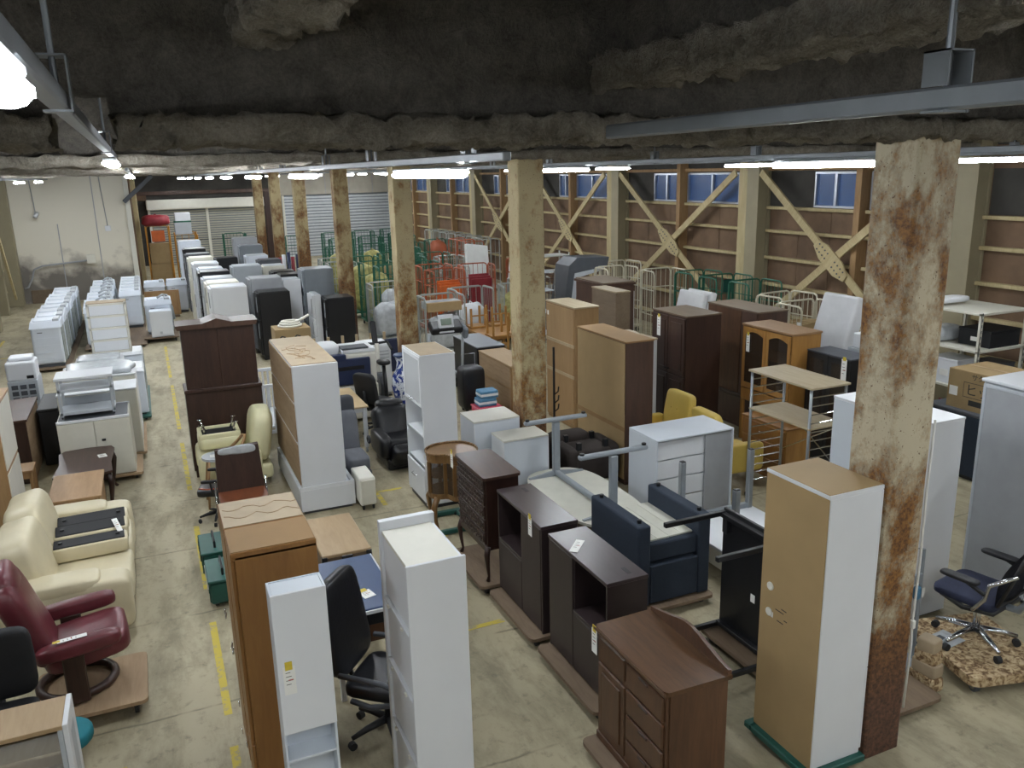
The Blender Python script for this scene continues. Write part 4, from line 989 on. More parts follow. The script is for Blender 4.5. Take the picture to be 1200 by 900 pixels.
pt(t, 'bag', (-.12, -.1, 0, .14, .1, .006), 'plastic_wrap', .002); pt(t, 'box', (-.1, -.04, .006, .05, .06, .03), 'grey_light', .003); pt(t, 'print', (-.08, -.02, .03, .0, .04, .031), 'grey_dark', 0)
# folded frame with blanket by the column
t = T('folding_stand', 'grey folding metal stand leaning by the tall white cabinet', 'stand', (5.2, 4.26, 0))
B().tube([(.0, .0, 0), (.02, .02, 1.05), (.19, .03, 1.0), (.18, .02, .0)], .016, 8).build('tube_frame', 'grey_paint', t); pt(t, 'mast', (-.04, .0, .05, .0, .04, 1.5), 'grey_paint', .005)
pt(t, 'cross_plate', (.0, .0, .72, .18, .03, .8), 'grey_paint', .004); pt(t, 'foot', (-.05, -.08, 0, .21, .1, .03), 'grey_paint', .005)
t = T('cable_reel', 'small blue cable clip hanging from the folding stand', 'clip', (5.3, 4.22, .62)); B().cush((.0, .02, .04), (.06, .05, .12), .6).build('clip_body', 'blue_plastic', t, True); pt(t, 'label_tag', (.03, .0, .0, .06, .004, .08), 'paper', 0)
t = T('folded_blanket', 'folded brown striped blanket stuffed beside the column', 'blanket', (5.2, 3.98, 0))
for k, (mt, z) in enumerate((('floral_carpet', .06), ('beige_ply', .17), ('floral_carpet', .27), ('beige_ply', .36))): B().cush((.0, .02, z), (.13, .24-.03*k, .12), .3, (0, 0, .08*k), wr=.06).build('fold', mt, t, True)
dolly('plank dolly lying behind the rusted column', 4.6, 3.75, 5.1, 4.4, z=.08)
# cardboard box with print on a dark chest
t = T('dark_chest', 'low charcoal chest under the printed cardboard box', 'chest', (9.3, 6.1, 0)); pt(t, 'body', (0, 0, .05, .95, 1.5, .84), 'navy_fabric', .01); pt(t, 'lid', (-.01, -.01, .84, .96, 1.51, .88), 'grey_dark', .008); pt(t, 'plinth', (.03, .03, 0, .92, 1.47, .05), 'black', 0)
bx = T('cardboard_box', 'brown cardboard moving box with black Japanese lettering', 'box', (9.38, 6.52, .88)); w, d, h = .7, .86, .5
pt(bx, 'carton', (0, 0, 0, w, d, h), 'cardboard', .004)
for x0, x1 in ((.0, w/2-.002), (w/2+.002, w)): pt(bx, 'flap', (x0, 0, h, x1, d, h+.006), 'cardboard', .001)
pt(bx, 'packing_tape', (w/2-.03, -.002, h+.004, w/2+.03, d+.002, h+.008), 'w_light', 0)
pt(bx, 'address_label', (-.002, .71, .16, 0, .83, .28), 'paper', 0)
pt(bx, 'print_block', (-.0015, .13, .07, 0, .54, .14), 'print_black', 0)
pt(bx, 'print_frame', [(-.0015, .1, .17, 0, .63, .176), (-.0015, .1, .36, 0, .63, .366), (-.0015, .625, .17, 0, .63, .366), (-.0015, .1, .17, 0, .105, .366)], 'print_black', 0)
def text(body, size, par, mtx, mat='print_black'):
    cu = bpy.data.curves.new('lettering', 'FONT'); cu.body = body; cu.size = size; cu.extrude = .0008; cu.align_x = 'LEFT'
    o = bpy.data.objects.new('lettering', cu); COL.objects.link(o)
    me = bpy.data.meshes.new_from_object(o); bpy.data.objects.remove(o); me.materials.append(MATS[mat])
    q = bpy.data.objects.new('lettering', me); COL.objects.link(q); q.parent = par; q.matrix_local = mtx; return q
Lm = Matrix(((0, 0, -1, -.002), (-1, 0, 0, .6), (0, 1, 0, .21), (0, 0, 0, 1)))
text('\u30d2\u30c3\u30bd', .17, bx, Lm); text('\u30b5\u30af\u30a4', .09, bx, Matrix.Translation((0, -.07, .2)) @ Lm)
# steel shelf with clutter
t = T('steel_shelf', 'beige perforated steel shelving with four boards near the right wall', 'shelving', (10.2, 7.62, 0)); w, d, h = .95, .98, 2.0
for (x, y) in ((0, 0), (w-.04, 0), (0, d-.04), (w-.04, d-.04)):
    l = pt(t, 'post', [(x, y, 0, x+.04, y+.006, h-.03), (x, y, 0, x+.006, y+.04, h-.03)], 'ivory', 0)
    if y == 0:
        m = B()
        for k in range(24): m.box(x+.012, y-.001, .1+.08*k, x+.028, y, .14+.08*k)
        m.build('slot_hole', 'grey_dark', l)
for z in (.35, .9, 1.45, 1.97): pt(t, 'board', (0, 0, z-.03, w, d, z), 'ivory', .003)
for k, (x, y, z, sx, sy, sz, mt, nm, lab) in enumerate((
    (10.3, 8.3, 2.0, .55, .25, .09, 'white', 'folded_sheet', 'folded white sheet on top of the beige steel shelving'),
    (10.5, 7.68, 1.45, .6, .5, .24, 'black_matte', 'black_case', 'black speckled case on the upper board of the steel shelving'),
    (10.25, 7.95, .9, .4, .45, .36, 'white', 'white_carton', 'white carton on the middle board of the steel shelving'),
    (10.75, 7.7, .9, .35, .4, .3, 'grey_dark', 'dark_carton', 'dark grey carton on the middle board of the steel shelving'),
    (10.3, 7.68, .35, .3, .3, .22, 'black', 'black_carton', 'small black carton on the low board of the steel shelving'))):
    o = T(nm, lab, 'box' if 'carton' in nm or 'case' in nm else 'sheet', (x, y, z))
    if nm == 'folded_sheet': B().cush((sx/2, sy/2, sz/2), (sx, sy, sz), .5, wr=.12).build('cloth', mt, o, True)
    else: pt(o, 'body', (0, 0, 0, sx, sy, sz-.03), mt, .006); pt(o, 'lid', (-.004, -.004, sz-.03, sx+.004, sy+.004, sz), mt, .004); pt(o, 'label_patch', (-.006, sy*.3, sz*.3, -.0005, sy*.6, sz*.55), 'paper', 0)
t = T('wrapped_bundle', 'bundle in clear plastic wrap on the upper board of the steel shelving', 'bundle', (10.22, 8.28, 1.45)); B().cush((.28, .12, .12), (.55, .26, .24), .7, wr=.12).build('bundle', 'plastic_wrap', t, True); B().tube([(.1, 0, .1), (.1, .12, .24), (.1, .24, .1)], .01, 6).build('strap', 'grey_light', t)
t = T('brown_bag', 'small dark brown bag on the middle board of the steel shelving', 'bag', (10.18, 7.7, .9)); B().cush((.12, .1, .11), (.2, .18, .22), .5, wr=.06).build('bag_body', 'w_redbrown', t, True); B().tube([(.05, .1, .2), (.12, .1, .26), (.19, .1, .2)], .008, 6).build('handle', 'black', t)
t = T('spray_bottle', 'orange and yellow bottle on the low board of the steel shelving', 'bottle', (10.3, 8.2, .35)); B().lathe([(.05, 0), (.05, .18), (.02, .23), (.02, .26)], n=12).build('bottle_body', 'yellow_vinyl', t, True); B().lathe([(.025, .26), (.025, .3)], n=10).build('cap', 'red_plastic', t); pt(t, 'label_patch', (-.052, -.02, .06, -.045, .02, .14), 'red_plastic', 0)
t = T('folded_mattress', 'pale blue-grey folded mattress on black cases near the right wall', 'mattress', (11.3, 6.65, 1.605)); B().cush((.2, .3, .1), (.6, 1.2, .2), .3).build('mattress', 'grey_light', t, True); pt(t, 'piping', (-.08, -.25, .09, .48, .85, .11), 'grey_paint', .01)
t = T('black_cases', 'tall black case supporting the pale folded mattress', 'case', (11.2, 6.2, 0)); pt(t, 'case_body', (0, 0, .02, .6, 1.2, 1.5), 'black_matte', .02); pt(t, 'lid', (-.01, -.01, 1.5, .61, 1.21, 1.6), 'black_plastic', .02); pt(t, 'base', (.02, .02, 0, .58, 1.18, .02), 'black', 0)

# ------------------------------------------------------------------ left side of the aisle
t = T('leather_sofa', 'cream leather two-seat sofa with soft back cushions beside the aisle', 'sofa', (-1.6, 7.48, 0)); L = 2.14
pt(t, 'base', (.1, .1, .06, 1.02, L-.1, .3), 'cream_leather', .04, 3)
for y in (.66, 1.48): B().cush((.72, y, .36), (.82, .8, .24), .25, wr=.02).build('seat_cushion', 'cream_leather', t, True)
for y in (.68, 1.46): B().cush((.27, y, .62), (.36, .84, .74), .42, (0, -.22, 0), wr=.04, n=28, m=18).build('back_cushion', 'cream_leather', t, True)
for y in (.17, L-.17):
    B().cush((.6, y, .36), (1.05, .3, .5), .25).build('arm', 'cream_leather', t, True); B().cush((.5, y, .58), (.78, .3, .14), .35).build('arm_pad', 'cream_leather', t, True)
for (x, y) in ((.15, .12), (.95, .12), (.15, L-.12), (.95, L-.12)): B().cyl((x, y, 0), (x, y, .08), .03).build('foot', 'black', t)
for k, (y, z) in enumerate(((9.02, .60), (8.76, .60), (8.48, .57))):
    t = T('sofa_arm_pad', 'loose cream sofa pad with black underside, %s' % ('farthest of three from the recliner', 'between two others on the sofa', 'closest of three to the recliner')[k], 'sofa pad', (-.84, y, z-.08), rot=(.12 if k < 2 else .0, 0, .05), group='loose sofa pads')
    B().cush((0, 0, .07), (.68, .25, .14), .2).build('pad', 'cream_leather', t, True)
    pt(t, 'underside', (-.31, -.1, .136, .31, .1, .15), 'black_matte', .006)
    for x in (-.25, .25): B().cyl((x, 0, .148), (x, 0, .165), .02).build('stud', 'black', t)
price_tag('draped over the loose sofa pads', Mx((-.62, 8.72, .71), .3, -1.2), False, .05, .2)
# burgundy recliner on a plank dolly
dolly('plank dolly under the burgundy leather recliner', -1.2, 6.26, -.4, 7.0, 'w_ply', .14)
t = T('recliner', 'burgundy leather recliner with wooden ring base', 'recliner', (-.9, 6.72, .142), .08)
ring = [(.27*math.cos(2*PI*k/24), .25*math.sin(2*PI*k/24), .035) for k in range(24)]
B().tube(ring, .033, 10, True).build('ring_base', 'w_dark', t, True); pt(t, 'pedestal', (-.06, -.22, .06, .06, .22, .1), 'w_dark', .01)
for s in (-1, 1): pt(t, 'side_post', (-.07, s*.3-.03, .02, .08, s*.3+.03, .46), 'w_dark', .01)
B().cyl((0, 0, .08), (0, 0, .28), .03).build('column', 'black', t)
B().cush((.1, 0, .36), (.62, .56, .19), .4, (0, -.12, 0), wr=.03).build('seat', 'burgundy_leather', t, True)
B().cush((-.27, 0, .68), (.2, .58, .78), .45, (0, -.32, 0), wr=.05, n=28, m=18).build('backrest', 'burgundy_leather', t, True)
B().cush((-.36, 0, .98), (.18, .46, .26), .6, (0, -.3, 0), wr=.04).build('head_pillow', 'burgundy_leather', t, True)
for s in (-1, 1): B().cush((.06, s*.34, .5), (.58, .13, .12), .45, (0, -.06, 0)).build('arm', 'burgundy_leather', t, True)
price_tag('on the arm of the burgundy recliner', Mx((-.95, 6.38, .71), PI/2+.15, -PI/2), True, .05, .2)
# black panel-back chair, white-sided cabinet, teal stool at the frame edge
t = office_chair('task_chair', 'black task chair with square back in front of the recliner', (-1.3, 5.84, 0), -PI/2, 'black_matte', 'black_matte', bh=.52, bw=.5, lean=-.05)
pt(t, 'paper_note', (-.19, -.26, .82, -.18, -.1, 1.0), 'paper', 0)
t = T('glass_front_cabinet', 'low cabinet with pale wooden top, white end panel and glass front', 'cabinet', (-1.95, 4.98, 0)); w, d, h = 1.19, .32, .9
pt(t, 'top', (0, -.01, h-.03, w-.03, d, h), 'w_light', .003)
for x in (0, w-.03): pt(t, 'end_panel', (x, -.015, 0, x+.03, d+.005, h+.004), 'white', .003)
pt(t, 'back_panel', (.03, d-.01, .04, w-.03, d, h-.03), 'w_pale_z', 0)
for z in (.05, .42, .7): pt(t, 'shelf', (.03, .02, z, w-.03, d-.01, z+.02), 'w_pale', .002)
pt(t, 'glass_pane', (.05, .0, .08, w-.05, .004, h-.05), 'glass', 0); pt(t, 'frame_post', (w-.06, -.006, .04, w-.032, .014, h-.03), 'grey_light', .002); pt(t, 'end_scuff', (w-.0005, .07, .4, w+.0005, .22, .8), 'grey_light', 0)
t = T('teal_stool', 'round teal cushioned stool peeking out behind the glass-front cabinet', 'stool', (-.88, 5.52, 0)); B().cush((0, 0, .47), (.36, .36, .1), .5, e2=1).build('seat', 'teal_fabric', t, True); five_star(t, 'black_plastic', .2, .05, .42)
# small cabinets behind the sofa
t = T('small_cabinet', 'small pale wooden cabinet behind the cream sofa', 'cabinet', (-1.31, 9.76, 0)); w, d, h = .52, .93, .62
pt(t, 'body', (0, .01, .04, w-.03, d-.01, h-.03), 'w_oak_z', .004); pt(t, 'top', (-.01, 0, h-.03, w+.01, d, h), 'w_oak', .005); pt(t, 'door', (w-.03, .03, .06, w-.012, d-.03, h-.04), 'w_oak_z', .004); pt(t, 'plinth', (.02, .03, 0, w-.05, d-.03, .04), 'w_oak_z', 0)
B().tube([(w-.012, .1, .52), (w+.02, .1, .52), (w+.02, .1, .36), (w-.012, .1, .36)], .008, 6).build('handle', 'w_dark', t)
t = T('dark_table', 'dark brown low table with curved front edge and paper on it', 'table', (-1.36, 10.78, 0))
B().prism([(.0, .05), (.12, -.02), (.33, -.05), (.54, -.02), (.66, .04), (.63, .5), (.66, 1.0), (.62, 1.12), (.33, 1.16), (.06, 1.12), (0, 1.0), (.04, .5)], .52, .55).build('top', 'w_dark_top', t)
pt(t, 'apron', (.05, .05, .43, .6, 1.07, .52), 'w_dark', .006)
for (x, y, a) in ((.06, .06, -1), (.6, .06, 1), (.06, 1.05, -1), (.6, 1.05, 1)): B().tube([(x, y, .5), (x+.03*a, y, .4), (x+.01*a, y, .2), (x-.01*a, y, .06), (x+.03*a, y, 0)], [.04, .038, .024, .016, .022], 8).build('leg', 'w_dark', t, True)
price_tag('lying on the dark curved table', Mx((-.85, 11.55, .5515), .2, -PI/2), False, .1, .14)
dolly('plank dolly between dark table and white steel cupboard', -1.4, 11.95, -.4, 12.82, 'w_ply', .1)
t = T('steel_cupboard', 'low off-white steel cupboard with two doors and dark top', 'cupboard', (-1.36, 12.0, .1)); w, d, h = .88, .76, .82
pt(t, 'body', (0, .02, 0, w, d, h-.02), 'ivory', .004); pt(t, 'top_mat', (.02, .04, h-.02, w-.02, d-.02, h-.002), 'grey_dark', .001); pt(t, 'front_rim', (0, 0, h-.03, w, .04, h+.004), 'white', .003); pt(t, 'rear_rim', (0, d-.02, h-.03, w, d, h+.004), 'white', .003)
for x0, x1 in ((.005, w/2-.004), (w/2+.004, w-.005)): pt(t, 'door', (x0, .0, .01, x1, .02, h-.04), 'ivory', .003)
pt(t, 'latch', (w/2+.07, -.012, .5, w/2+.12, .0, .53), 'black', .003)
t = T('service_trolley', 'grey two-tier trolley standing on the off-white steel cupboard', 'trolley', (-1.3, 12.12, .925)); w, d, h = .66, .45, .56
for (x, y) in ((0, 0), (w-.035, 0), (0, d-.035), (w-.035, d-.035)): l = pt(t, 'post', (x, y, .03, x+.035, y+.035, h-.03), 'grey_light', .003); B().cyl((x+.01, y+.017, .016), (x+.025, y+.017, .016), .016).build('caster', 'rubber', l)
pt(t, 'tray', (0, 0, .05, w, d, .09), 'grey_light', .003); pt(t, 'tray', (.0, .0, .36, w, d, .4), 'grey_light', .003); pt(t, 'top', (-.02, -.02, h-.035, w+.02, d+.02, h), 'white', .004); pt(t, 'tray_lip', (0, d-.01, .09, w, d, .2), 'grey_light', .002)
for k, (y0, y1, h, lab) in enumerate(((12.9, 13.5, 1.08, 'white steel filing cupboard behind the two-tier trolley'), (13.58, 14.5, 1.15, 'white steel cupboard wrapped in film behind the filing cupboard'))):
    t = T('office_cupboard', lab, 'cupboard', (-1.4, y0, .1)); w, d = 1.02, y1-y0
    pt(t, 'body', (0, .02, 0, w, d, h-.12), 'ivory' if k == 0 else 'white', .006); pt(t, 'lid', (-.01, .0, h-.12, w+.01, d, h-.1), 'white', .006); 
    for x0, x1 in ((.01, w/2-.003), (w/2+.003, w-.01)): pt(t, 'door', (x0, 0, .02, x1, .02, h-.13), 'ivory', .003)
    if k: B().cush((w/2, d/2, h-.06), (w*.95, d*.9, .1), .4, wr=.15).build('film_wrap', 'plastic_wrap', t, True)
dolly('plank dolly under the white steel filing cupboard', -1.42, 12.88, -.34, 14.58, 'w_ply', .1)
t = T('corner_cabinet', 'dark brown quarter-round corner cabinet with bare plywood back', 'cabinet', (-2.46, 12.45, 0))
arcp = [(0, .02)]+[(.7-.7*math.cos(a), 1.32*math.sin(a)) for a in [PI/2*k/8 for k in range(9)]]+[(.7, 0)]
B().prism([(.7, 0), (.7, 1.32), (.45, 1.28), (.2, 1.1), (.05, .8), (0, .45), (0, 0)], .04, .88).build('body', 'w_dark', t); B().prism([(.72, -.02), (.72, 1.34), (.45, 1.3), (.18, 1.12), (.03, .82), (-.02, .46), (-.02, -.02)], .88, .91).build('top', 'w_redbrown', t)
pt(t, 'back_panel', (.7, .01, .04, .706, 1.31, .87), 'w_ply', 0); B().prism([(.68, .03), (.68, 1.28), (.2, 1.05), (.03, .45), (.03, .03)], 0, .04).build('plinth', 'w_dark', t)
t = T('plastic_crate', 'black plastic stacking crate behind the corner cabinet', 'crate', (-1.7, 13.2, 0)); pt(t, 'box', (0, 0, 0, .25, 1.0, .8), 'black_plastic', .01); pt(t, 'rim', (-.012, -.012, .8, .262, 1.012, .84), 'black_plastic', .008)
for k in range(7): pt(t, 'rib', (.25, .08+.13*k, .05, .262, .1+.13*k, .78), 'black_plastic', .002)
t = T('computer_case', 'light grey vented machine behind the black crate', 'machine', (-2.25, 14.8, 0)); pt(t, 'case', (0, .01, .02, .42, .6, .95), 'grey_light', .01)
for i in range(3): 
    for j in range(3): pt(t, 'vent', (.05+.12*i, -.002, .62+.1*j, .14+.12*i, .012, .69+.1*j), 'grey_dark', .002)
pt(t, 'foot_rail', (.03, .03, 0, .39, .57, .02), 'black', 0)
t = T('desktop_printer', 'small white desktop printer on the grey vented machine', 'printer', (-2.25, 14.82, .95)); pt(t, 'body', (0, 0, 0, .42, .45, .3), 'white', .03, 2); pt(t, 'paper_tray', (.04, .1, .3, .38, .42, .36), 'white', .015); pt(t, 'slot', (.28, -.004, .03, .38, .01, .08), 'black', .004)
t = T('tall_panel_cabinet', 'tall cabinet with pale pink panel side and light wood edge', 'cabinet', (-2.2, 10.05, 0)); pt(t, 'body', (0, 0, .03, .52, .9, 1.66), 'w_oak_z', .004); pt(t, 'side_panel', (.52, .02, .95, .53, .88, 1.64), 'white_warm', .002); pt(t, 'side_panel', (.52, .02, .06, .53, .88, .9), 'white_warm', .002); pt(t, 'top', (-.01, -.01, 1.66, .54, .91, 1.69), 'w_oak', .004); pt(t, 'plinth', (.02, .02, 0, .5, .88, .03), 'w_oak_z', 0)
t = T('wooden_stool', 'plain pale wooden stool beside the corner cabinet', 'stool', (-1.98, 11.35, 0)); pt(t, 'seat', (0, 0, .5, .36, .36, .53), 'w_oak', .005)
for (x, y) in ((.01, .01), (.31, .01), (.01, .31), (.31, .31)): pt(t, 'leg', (x, y, 0, x+.04, y+.04, .5), 'w_oak_z', .004)
pt(t, 'apron', (.03, .01, .42, .33, .03, .5), 'w_oak_z', .002); pt(t, 'stretcher', (.03, .02, .18, .33, .04, .22), 'w_oak_z', .002)

# washing machines
def washer(label, loc, back, w=.62, d=.62, h=.95, z0=.1, rz=0, wrap=False, grp='washing machines in rows', lidm='appliance'):
    t = T('washing_machine', label, 'washing machine', loc, rz, grp)
    pt(t, 'cabinet', (.015, .02, .06, w-.015, d-.015, h*.86), 'appliance', .05, 3)
    pt(t, 'back_plate', (w-.016, .05, .1, w-.002, d-.05, h*.86), 'appliance_back', .004)
    B().hexa([(0, 0, h*.84), (w, 0, h*.84), (w, d, h*.84), (0, d, h*.84)], [(.03, .07, h*.97), (w-.01, .07, h*.97), (w-.01, d-.07, h), (.03, d-.07, h)]).build('top_deck', lidm, t)
    B().cush((w*.42, d/2, h*.975), (w*.62, d*.68, .05), .35).build('lid', 'appliance', t, True)
    pt(t, 'control_panel', (w*.74, .07, h*.955, w*.94, d-.07, h*1.02), 'grey_light', .015, 2)
    for k in range(4): pt(t, 'front_rib', (.06, .012, .16+.16*k, w-.06, .022, .165+.16*k), 'appliance', 0)
    pt(t, 'logo_print', (.14, .017, h*.74, .24, .021, h*.755), 'grey_dark', 0)
    pt(t, 'base_feet', (.04, .04, 0, w-.04, d-.04, .06), 'grey_dark', .01)
    if wrap: B().tube([(w*.5, d*.2, h+.02), (w*.7, d*.3, h+.09), (w*.85, d*.6, h+.05), (w-.0, d*.5, h*.7), (w+.03, d*.5, h*.35)], .028, 8).build('drain_hose', 'grey_light', t, True)
    return t
lab0 = 'white washing machine in the row %s'
proto = washer(lab0 % 'closest to the left wall', (-2.5, 20.2, .08), True, h=1.02)
for k in range(1, 9): dup(proto, (-2.5+.02*math.sin(k*2), 20.2+.72*k, .08))
p2 = washer('white washing machine with drain hose in the row beside the aisle', (-1.56, 22.1, .08), True, h=1.0, wrap=True)
for k in range(1, 8): dup(p2, (-1.58+.02*math.cos(k*3), 22.1+.76*k, .08))
p3 = washer('white washing machine in the short row closest to the aisle', (-.83, 24.6, .08), True, w=.56, h=1.04, wrap=False)
for k in range(1, 5): dup(p3, (-.83, 24.6+.74*k, .08))
for x0, x1, y0, y1, lab in ((-2.56, -1.8, 20.05, 26.8, 'long low dolly under the row of washing machines closest to the left wall'), (-1.62, -.25, 22.0, 28.4, 'long low dolly under the two rows of washing machines beside the aisle')):
    t = T('long_dolly', lab, 'dolly', (x0, y0, 0)); pt(t, 'deck', (0, 0, .05, x1-x0, y1-y0, .08), 'w_plydark', .006); casters(t, [(.08, .1), (x1-x0-.08, .1), (.08, y1-y0-.1), (x1-x0-.08, y1-y0-.1)], .025)
t = washer('white washing machine with bundled hoses on a dolly in the aisle', (-.22, 22.9, .13), True, w=.66, h=.9, wrap=True, grp=None)
t['group'] = 'washing machines in rows'
t = T('small_freezer', 'small white freezer box in front of a washing machine in the aisle', 'freezer', (-.12, 22.45, .13)); pt(t, 'body', (0, .02, 0, .52, .42, .66), 'appliance', .01); pt(t, 'door', (.0, 0, .02, .52, .02, .65), 'white', .005); pt(t, 'brand_plate', (.2, -.003, .08, .26, .0, .14), 'grey_light', 0)
dolly('plank dolly carrying the washing machine and freezer in the aisle', -.3, 22.4, .52, 23.7, 'w_plydark', .13)
t = T('wood_panel', 'upright pale wooden panel between machines in the aisle', 'panel', (-.2, 26.6, 0)); pt(t, 'board', (0, 0, .06, .95, .06, .75), 'w_oak_z', .005); pt(t, 'edge', (0, -.005, .75, .95, .065, .79), 'w_oak', .004); pt(t, 'foot', (.05, -.15, 0, .9, .2, .06), 'w_plydark', .005)
p4 = washer('white washing machine behind the upright wooden panel in the aisle', (-.2, 27.2, .0), True, w=.6, h=1.0)
dup(p4, (.43, 27.3, 0))
t = T('coiled_hose', 'coil of white hose on the aisle floor', 'hose', (.62, 29.2, 0))
for z in (.03, .09): B().tube([(.28*math.cos(a*PI/8), .28*math.sin(a*PI/8), z) for a in range(16)], .03, 8, True).build('coil', 'white', t, True)
# cupboard group with the drawer chest on top
for k in range(3):
    t = T('dish_washer_unit', ('white appliance wrapped in film beside the drawer chest', 'white appliance under the white drawer chest', 'white appliance with sloped lid behind the filing cupboard')[k], 'appliance', ((-1.4, 15.9, .08), (-1.15, 16.65, .08), (-1.2, 15.12, .08))[k]); w, d, h = .8+.06*k, .66, .82
    pt(t, 'body', (0, .02, .03, w, d, h-.05), 'appliance', .02, 2); B().hexa([(0, 0, h-.05), (w, 0, h-.05), (w, d, h-.05), (0, d, h-.05)], [(.02, .05, h), (w-.02, .05, h), (w-.02, d-.02, h), (.02, d-.02, h)]).build('lid', 'white', t); pt(t, 'side_plate', (w, .05, .1, w+.008, d-.05, h-.1), 'appliance_back', .002); pt(t, 'feet', (.05, .05, 0, w-.05, d-.05, .03), 'black', 0)
    if k == 0: B().cush((w/2, d/2, h+.03), (w*.9, d*.9, .09), .4, wr=.15).build('film_wrap', 'plastic_wrap', t, True)
dolly('plank dolly under the three white appliances by the drawer chest', -1.45, 15.0, -.25, 17.4, 'green_plastic', .08)
t = T('drawer_chest_white', 'white four-drawer chest with beige frame standing on a white appliance', 'chest of drawers', (-1.12, 16.72, .9)); w, d, h = .66, .4, .94
pt(t, 'carcass', (.0, .02, 0, w, d, h), 'beige_ply', .004)
for k in range(4): dr = pt(t, 'drawer', (.04, .005, .05+.22*k, w-.04, .025, .05+.22*k+.185), 'white', .006)
for k in range(5): pt(t, 'frame_rail', (.0, .0, .01+.22*k, w, .02, .045+.22*k), 'white_warm', .002)
for x in (0, w-.035): pt(t, 'frame_stile', (x, .0, 0, x+.035, .02, h), 'white_warm', .002)

# ------------------------------------------------------------------ chairs in front of the hutch
t = T('pale_sofa', 'pale cream leather armchair in front of the dark hutch', 'armchair', (.26, 10.82, 0)); 
pt(t, 'base', (.08, .06, .1, .95, .7, .3), 'pale_leather', .05, 3)
B().cush((.36, .4, .38), (.66, .5, .22), .3).build('seat', 'pale_leather', t, True); B().cush((.84, .4, .66), (.3, .66, .72), .5, (0, .15, 0), wr=.03).build('backrest', 'pale_leather', t, True)
for y in (.1, .68): B().cush((.42, y, .36), (.8, .17, .4), .35, wr=.02).build('arm', 'pale_leather', t, True)
for (x, y) in ((.15, .12), (.85, .12), (.15, .64), (.85, .64)): B().cyl((x, y, 0), (x, y, .12), .03).build('foot', 'chrome', t)
t = T('ottoman', 'pale cream ottoman upside down with four chrome feet on the armchair', 'ottoman', (.33, 11.0, .565)); 
B().cush((.26, .22, .08), (.54, .46, .16), .25).build('cushion', 'pale_leather', t, True); pt(t, 'rim', [(.0, .0, .14, .52, .05, .21), (.0, .39, .14, .52, .44, .21), (0, .05, .14, .05, .39, .21), (.47, .05, .14, .52, .39, .21)], 'pale_leather', .015, 2); pt(t, 'bottom_cloth', (.05, .05, .15, .47, .39, .175), 'black_matte', 0)
for (x, y, a, b) in ((.1, .1, -1, -1), (.42, .1, 1, -1), (.1, .34, -1, 1), (.42, .34, 1, 1)): l = B().cyl((x, y, .17), (x+.05*a, y+.03*b, .32), .012).build('leg', 'chrome', t, True); B().cyl((x+.05*a, y+.03*b, .32), (x+.05*a, y+.03*b, .33), .035).build('foot_plate', 'chrome', l, True)
def bent_chair(t):
    B().prism([(.2*math.cos(2*PI*k/20)*(1 if math.cos(2*PI*k/20) < .5 else .8), .19*math.sin(2*PI*k/20)) for k in range(20)], .6, .63).build('seat', 'grey_light', t)
    for s in (-1, 1): B().tube([(-.12, s*.14, .6), (-.16, s*.17, .3), (-.18, s*.18, 0)], .015, 8).build('leg', 'w_oak_z', t, True); B().tube([(.12, s*.14, .6), (.18, s*.16, .3), (.22, s*.18, .0)], .015, 8).build('leg', 'w_oak_z', t, True)
    B().tube([(.1, -.16, .6), (.25, -.18, .72), (.32, -.1, .82), (.34, 0, .84), (.32, .1, .82), (.25, .18, .72), (.1, .16, .6)], .02, 8).build('backrest', 'w_oak_z', t, True)
    pt(t, 'paper_note', (-.1, -.06, .631, .04, .05, .633), 'paper', 0)
bent_chair(T('bentwood_chair', 'bentwood chair with grey seat and paper note beside the pale armchair', 'chair', (.52, 10.55, 0)))
t = office_chair('gaming_chair', 'black gaming chair with orange trim beside the dark hutch', (.42, 9.98, 0), 2.9, 'black_leather', 'black_leather', bh=.5, bw=.4, arms='black_plastic', lean=.1)
t.scale = (.72, .72, .85)
for s in (-1, 1): B().tube([(-.2, s*.2, .53), (.1, s*.22, .535), (.24, s*.12, .52)], .008, 6).build('orange_trim', 'orange_trim', t, True)
t = T('brown_leather_chair', 'brown leather seat chair with torn dark back and chrome frame', 'chair', (.42, 8.95, 0)); w, d = .52, .62
B().prism(rrect(0, 0, w, d, .06, 4), .42, .5).build('seat', 'w_leather_brown', t); B().hexa([(0, d-.02, .48), (w, d-.02, .48), (w, d+.06, .48), (0, d+.06, .48)], [(.02, d+.04, .98), (w-.02, d+.04, 1.0), (w-.02, d+.12, 1.0), (.02, d+.12, .98)]).build('backrest', 'w_dark', t); B().cush((w*.5, d+.03, .96), (w*.8, .03, .1), .6, wr=.3).build('torn_cover', 'plastic_wrap', t, True)
for x in (-.02, w+.02): B().tube([(x, .02, .48), (x, .02, .03), (x, d, .03), (x, d, .62)], .012, 8).build('frame_tube', 'chrome', t, True)
for k, (x, y, z, lab) in enumerate(((.15, 8.42, .26, 'dark green plastic crate with handle beside the brown leather chair'), (.17, 7.75, .26, 'dark green plastic crate with white latches beside the aisle line'))):
    t = T('green_crate', lab, 'crate', (x, y, 0)); pt(t, 'box', (0, 0, .04, .26, .5, z), 'green_plastic', .015); pt(t, 'rim', (-.015, -.015, z, .275, .515, z+.03), 'green_plastic', .008)
    for yy in (.1, .36): pt(t, 'latch', (-.02, yy, z-.1, .0, yy+.06, z+.02), 'white' if k else 'black', .004)
    for j in range(3): pt(t, 'rib', (-.01, .04+.2*j, .05, .0, .06+.2*j, z), 'green_plastic', .002)
    casters(t, [(.05, .06), (.21, .06), (.05, .44), (.21, .44)], .02); B().tube([(.13, .1, z+.03), (.13, .1, z+.09), (.13, .4, z+.09), (.13, .4, z+.03)], .012, 8).build('handle', 'black', t)

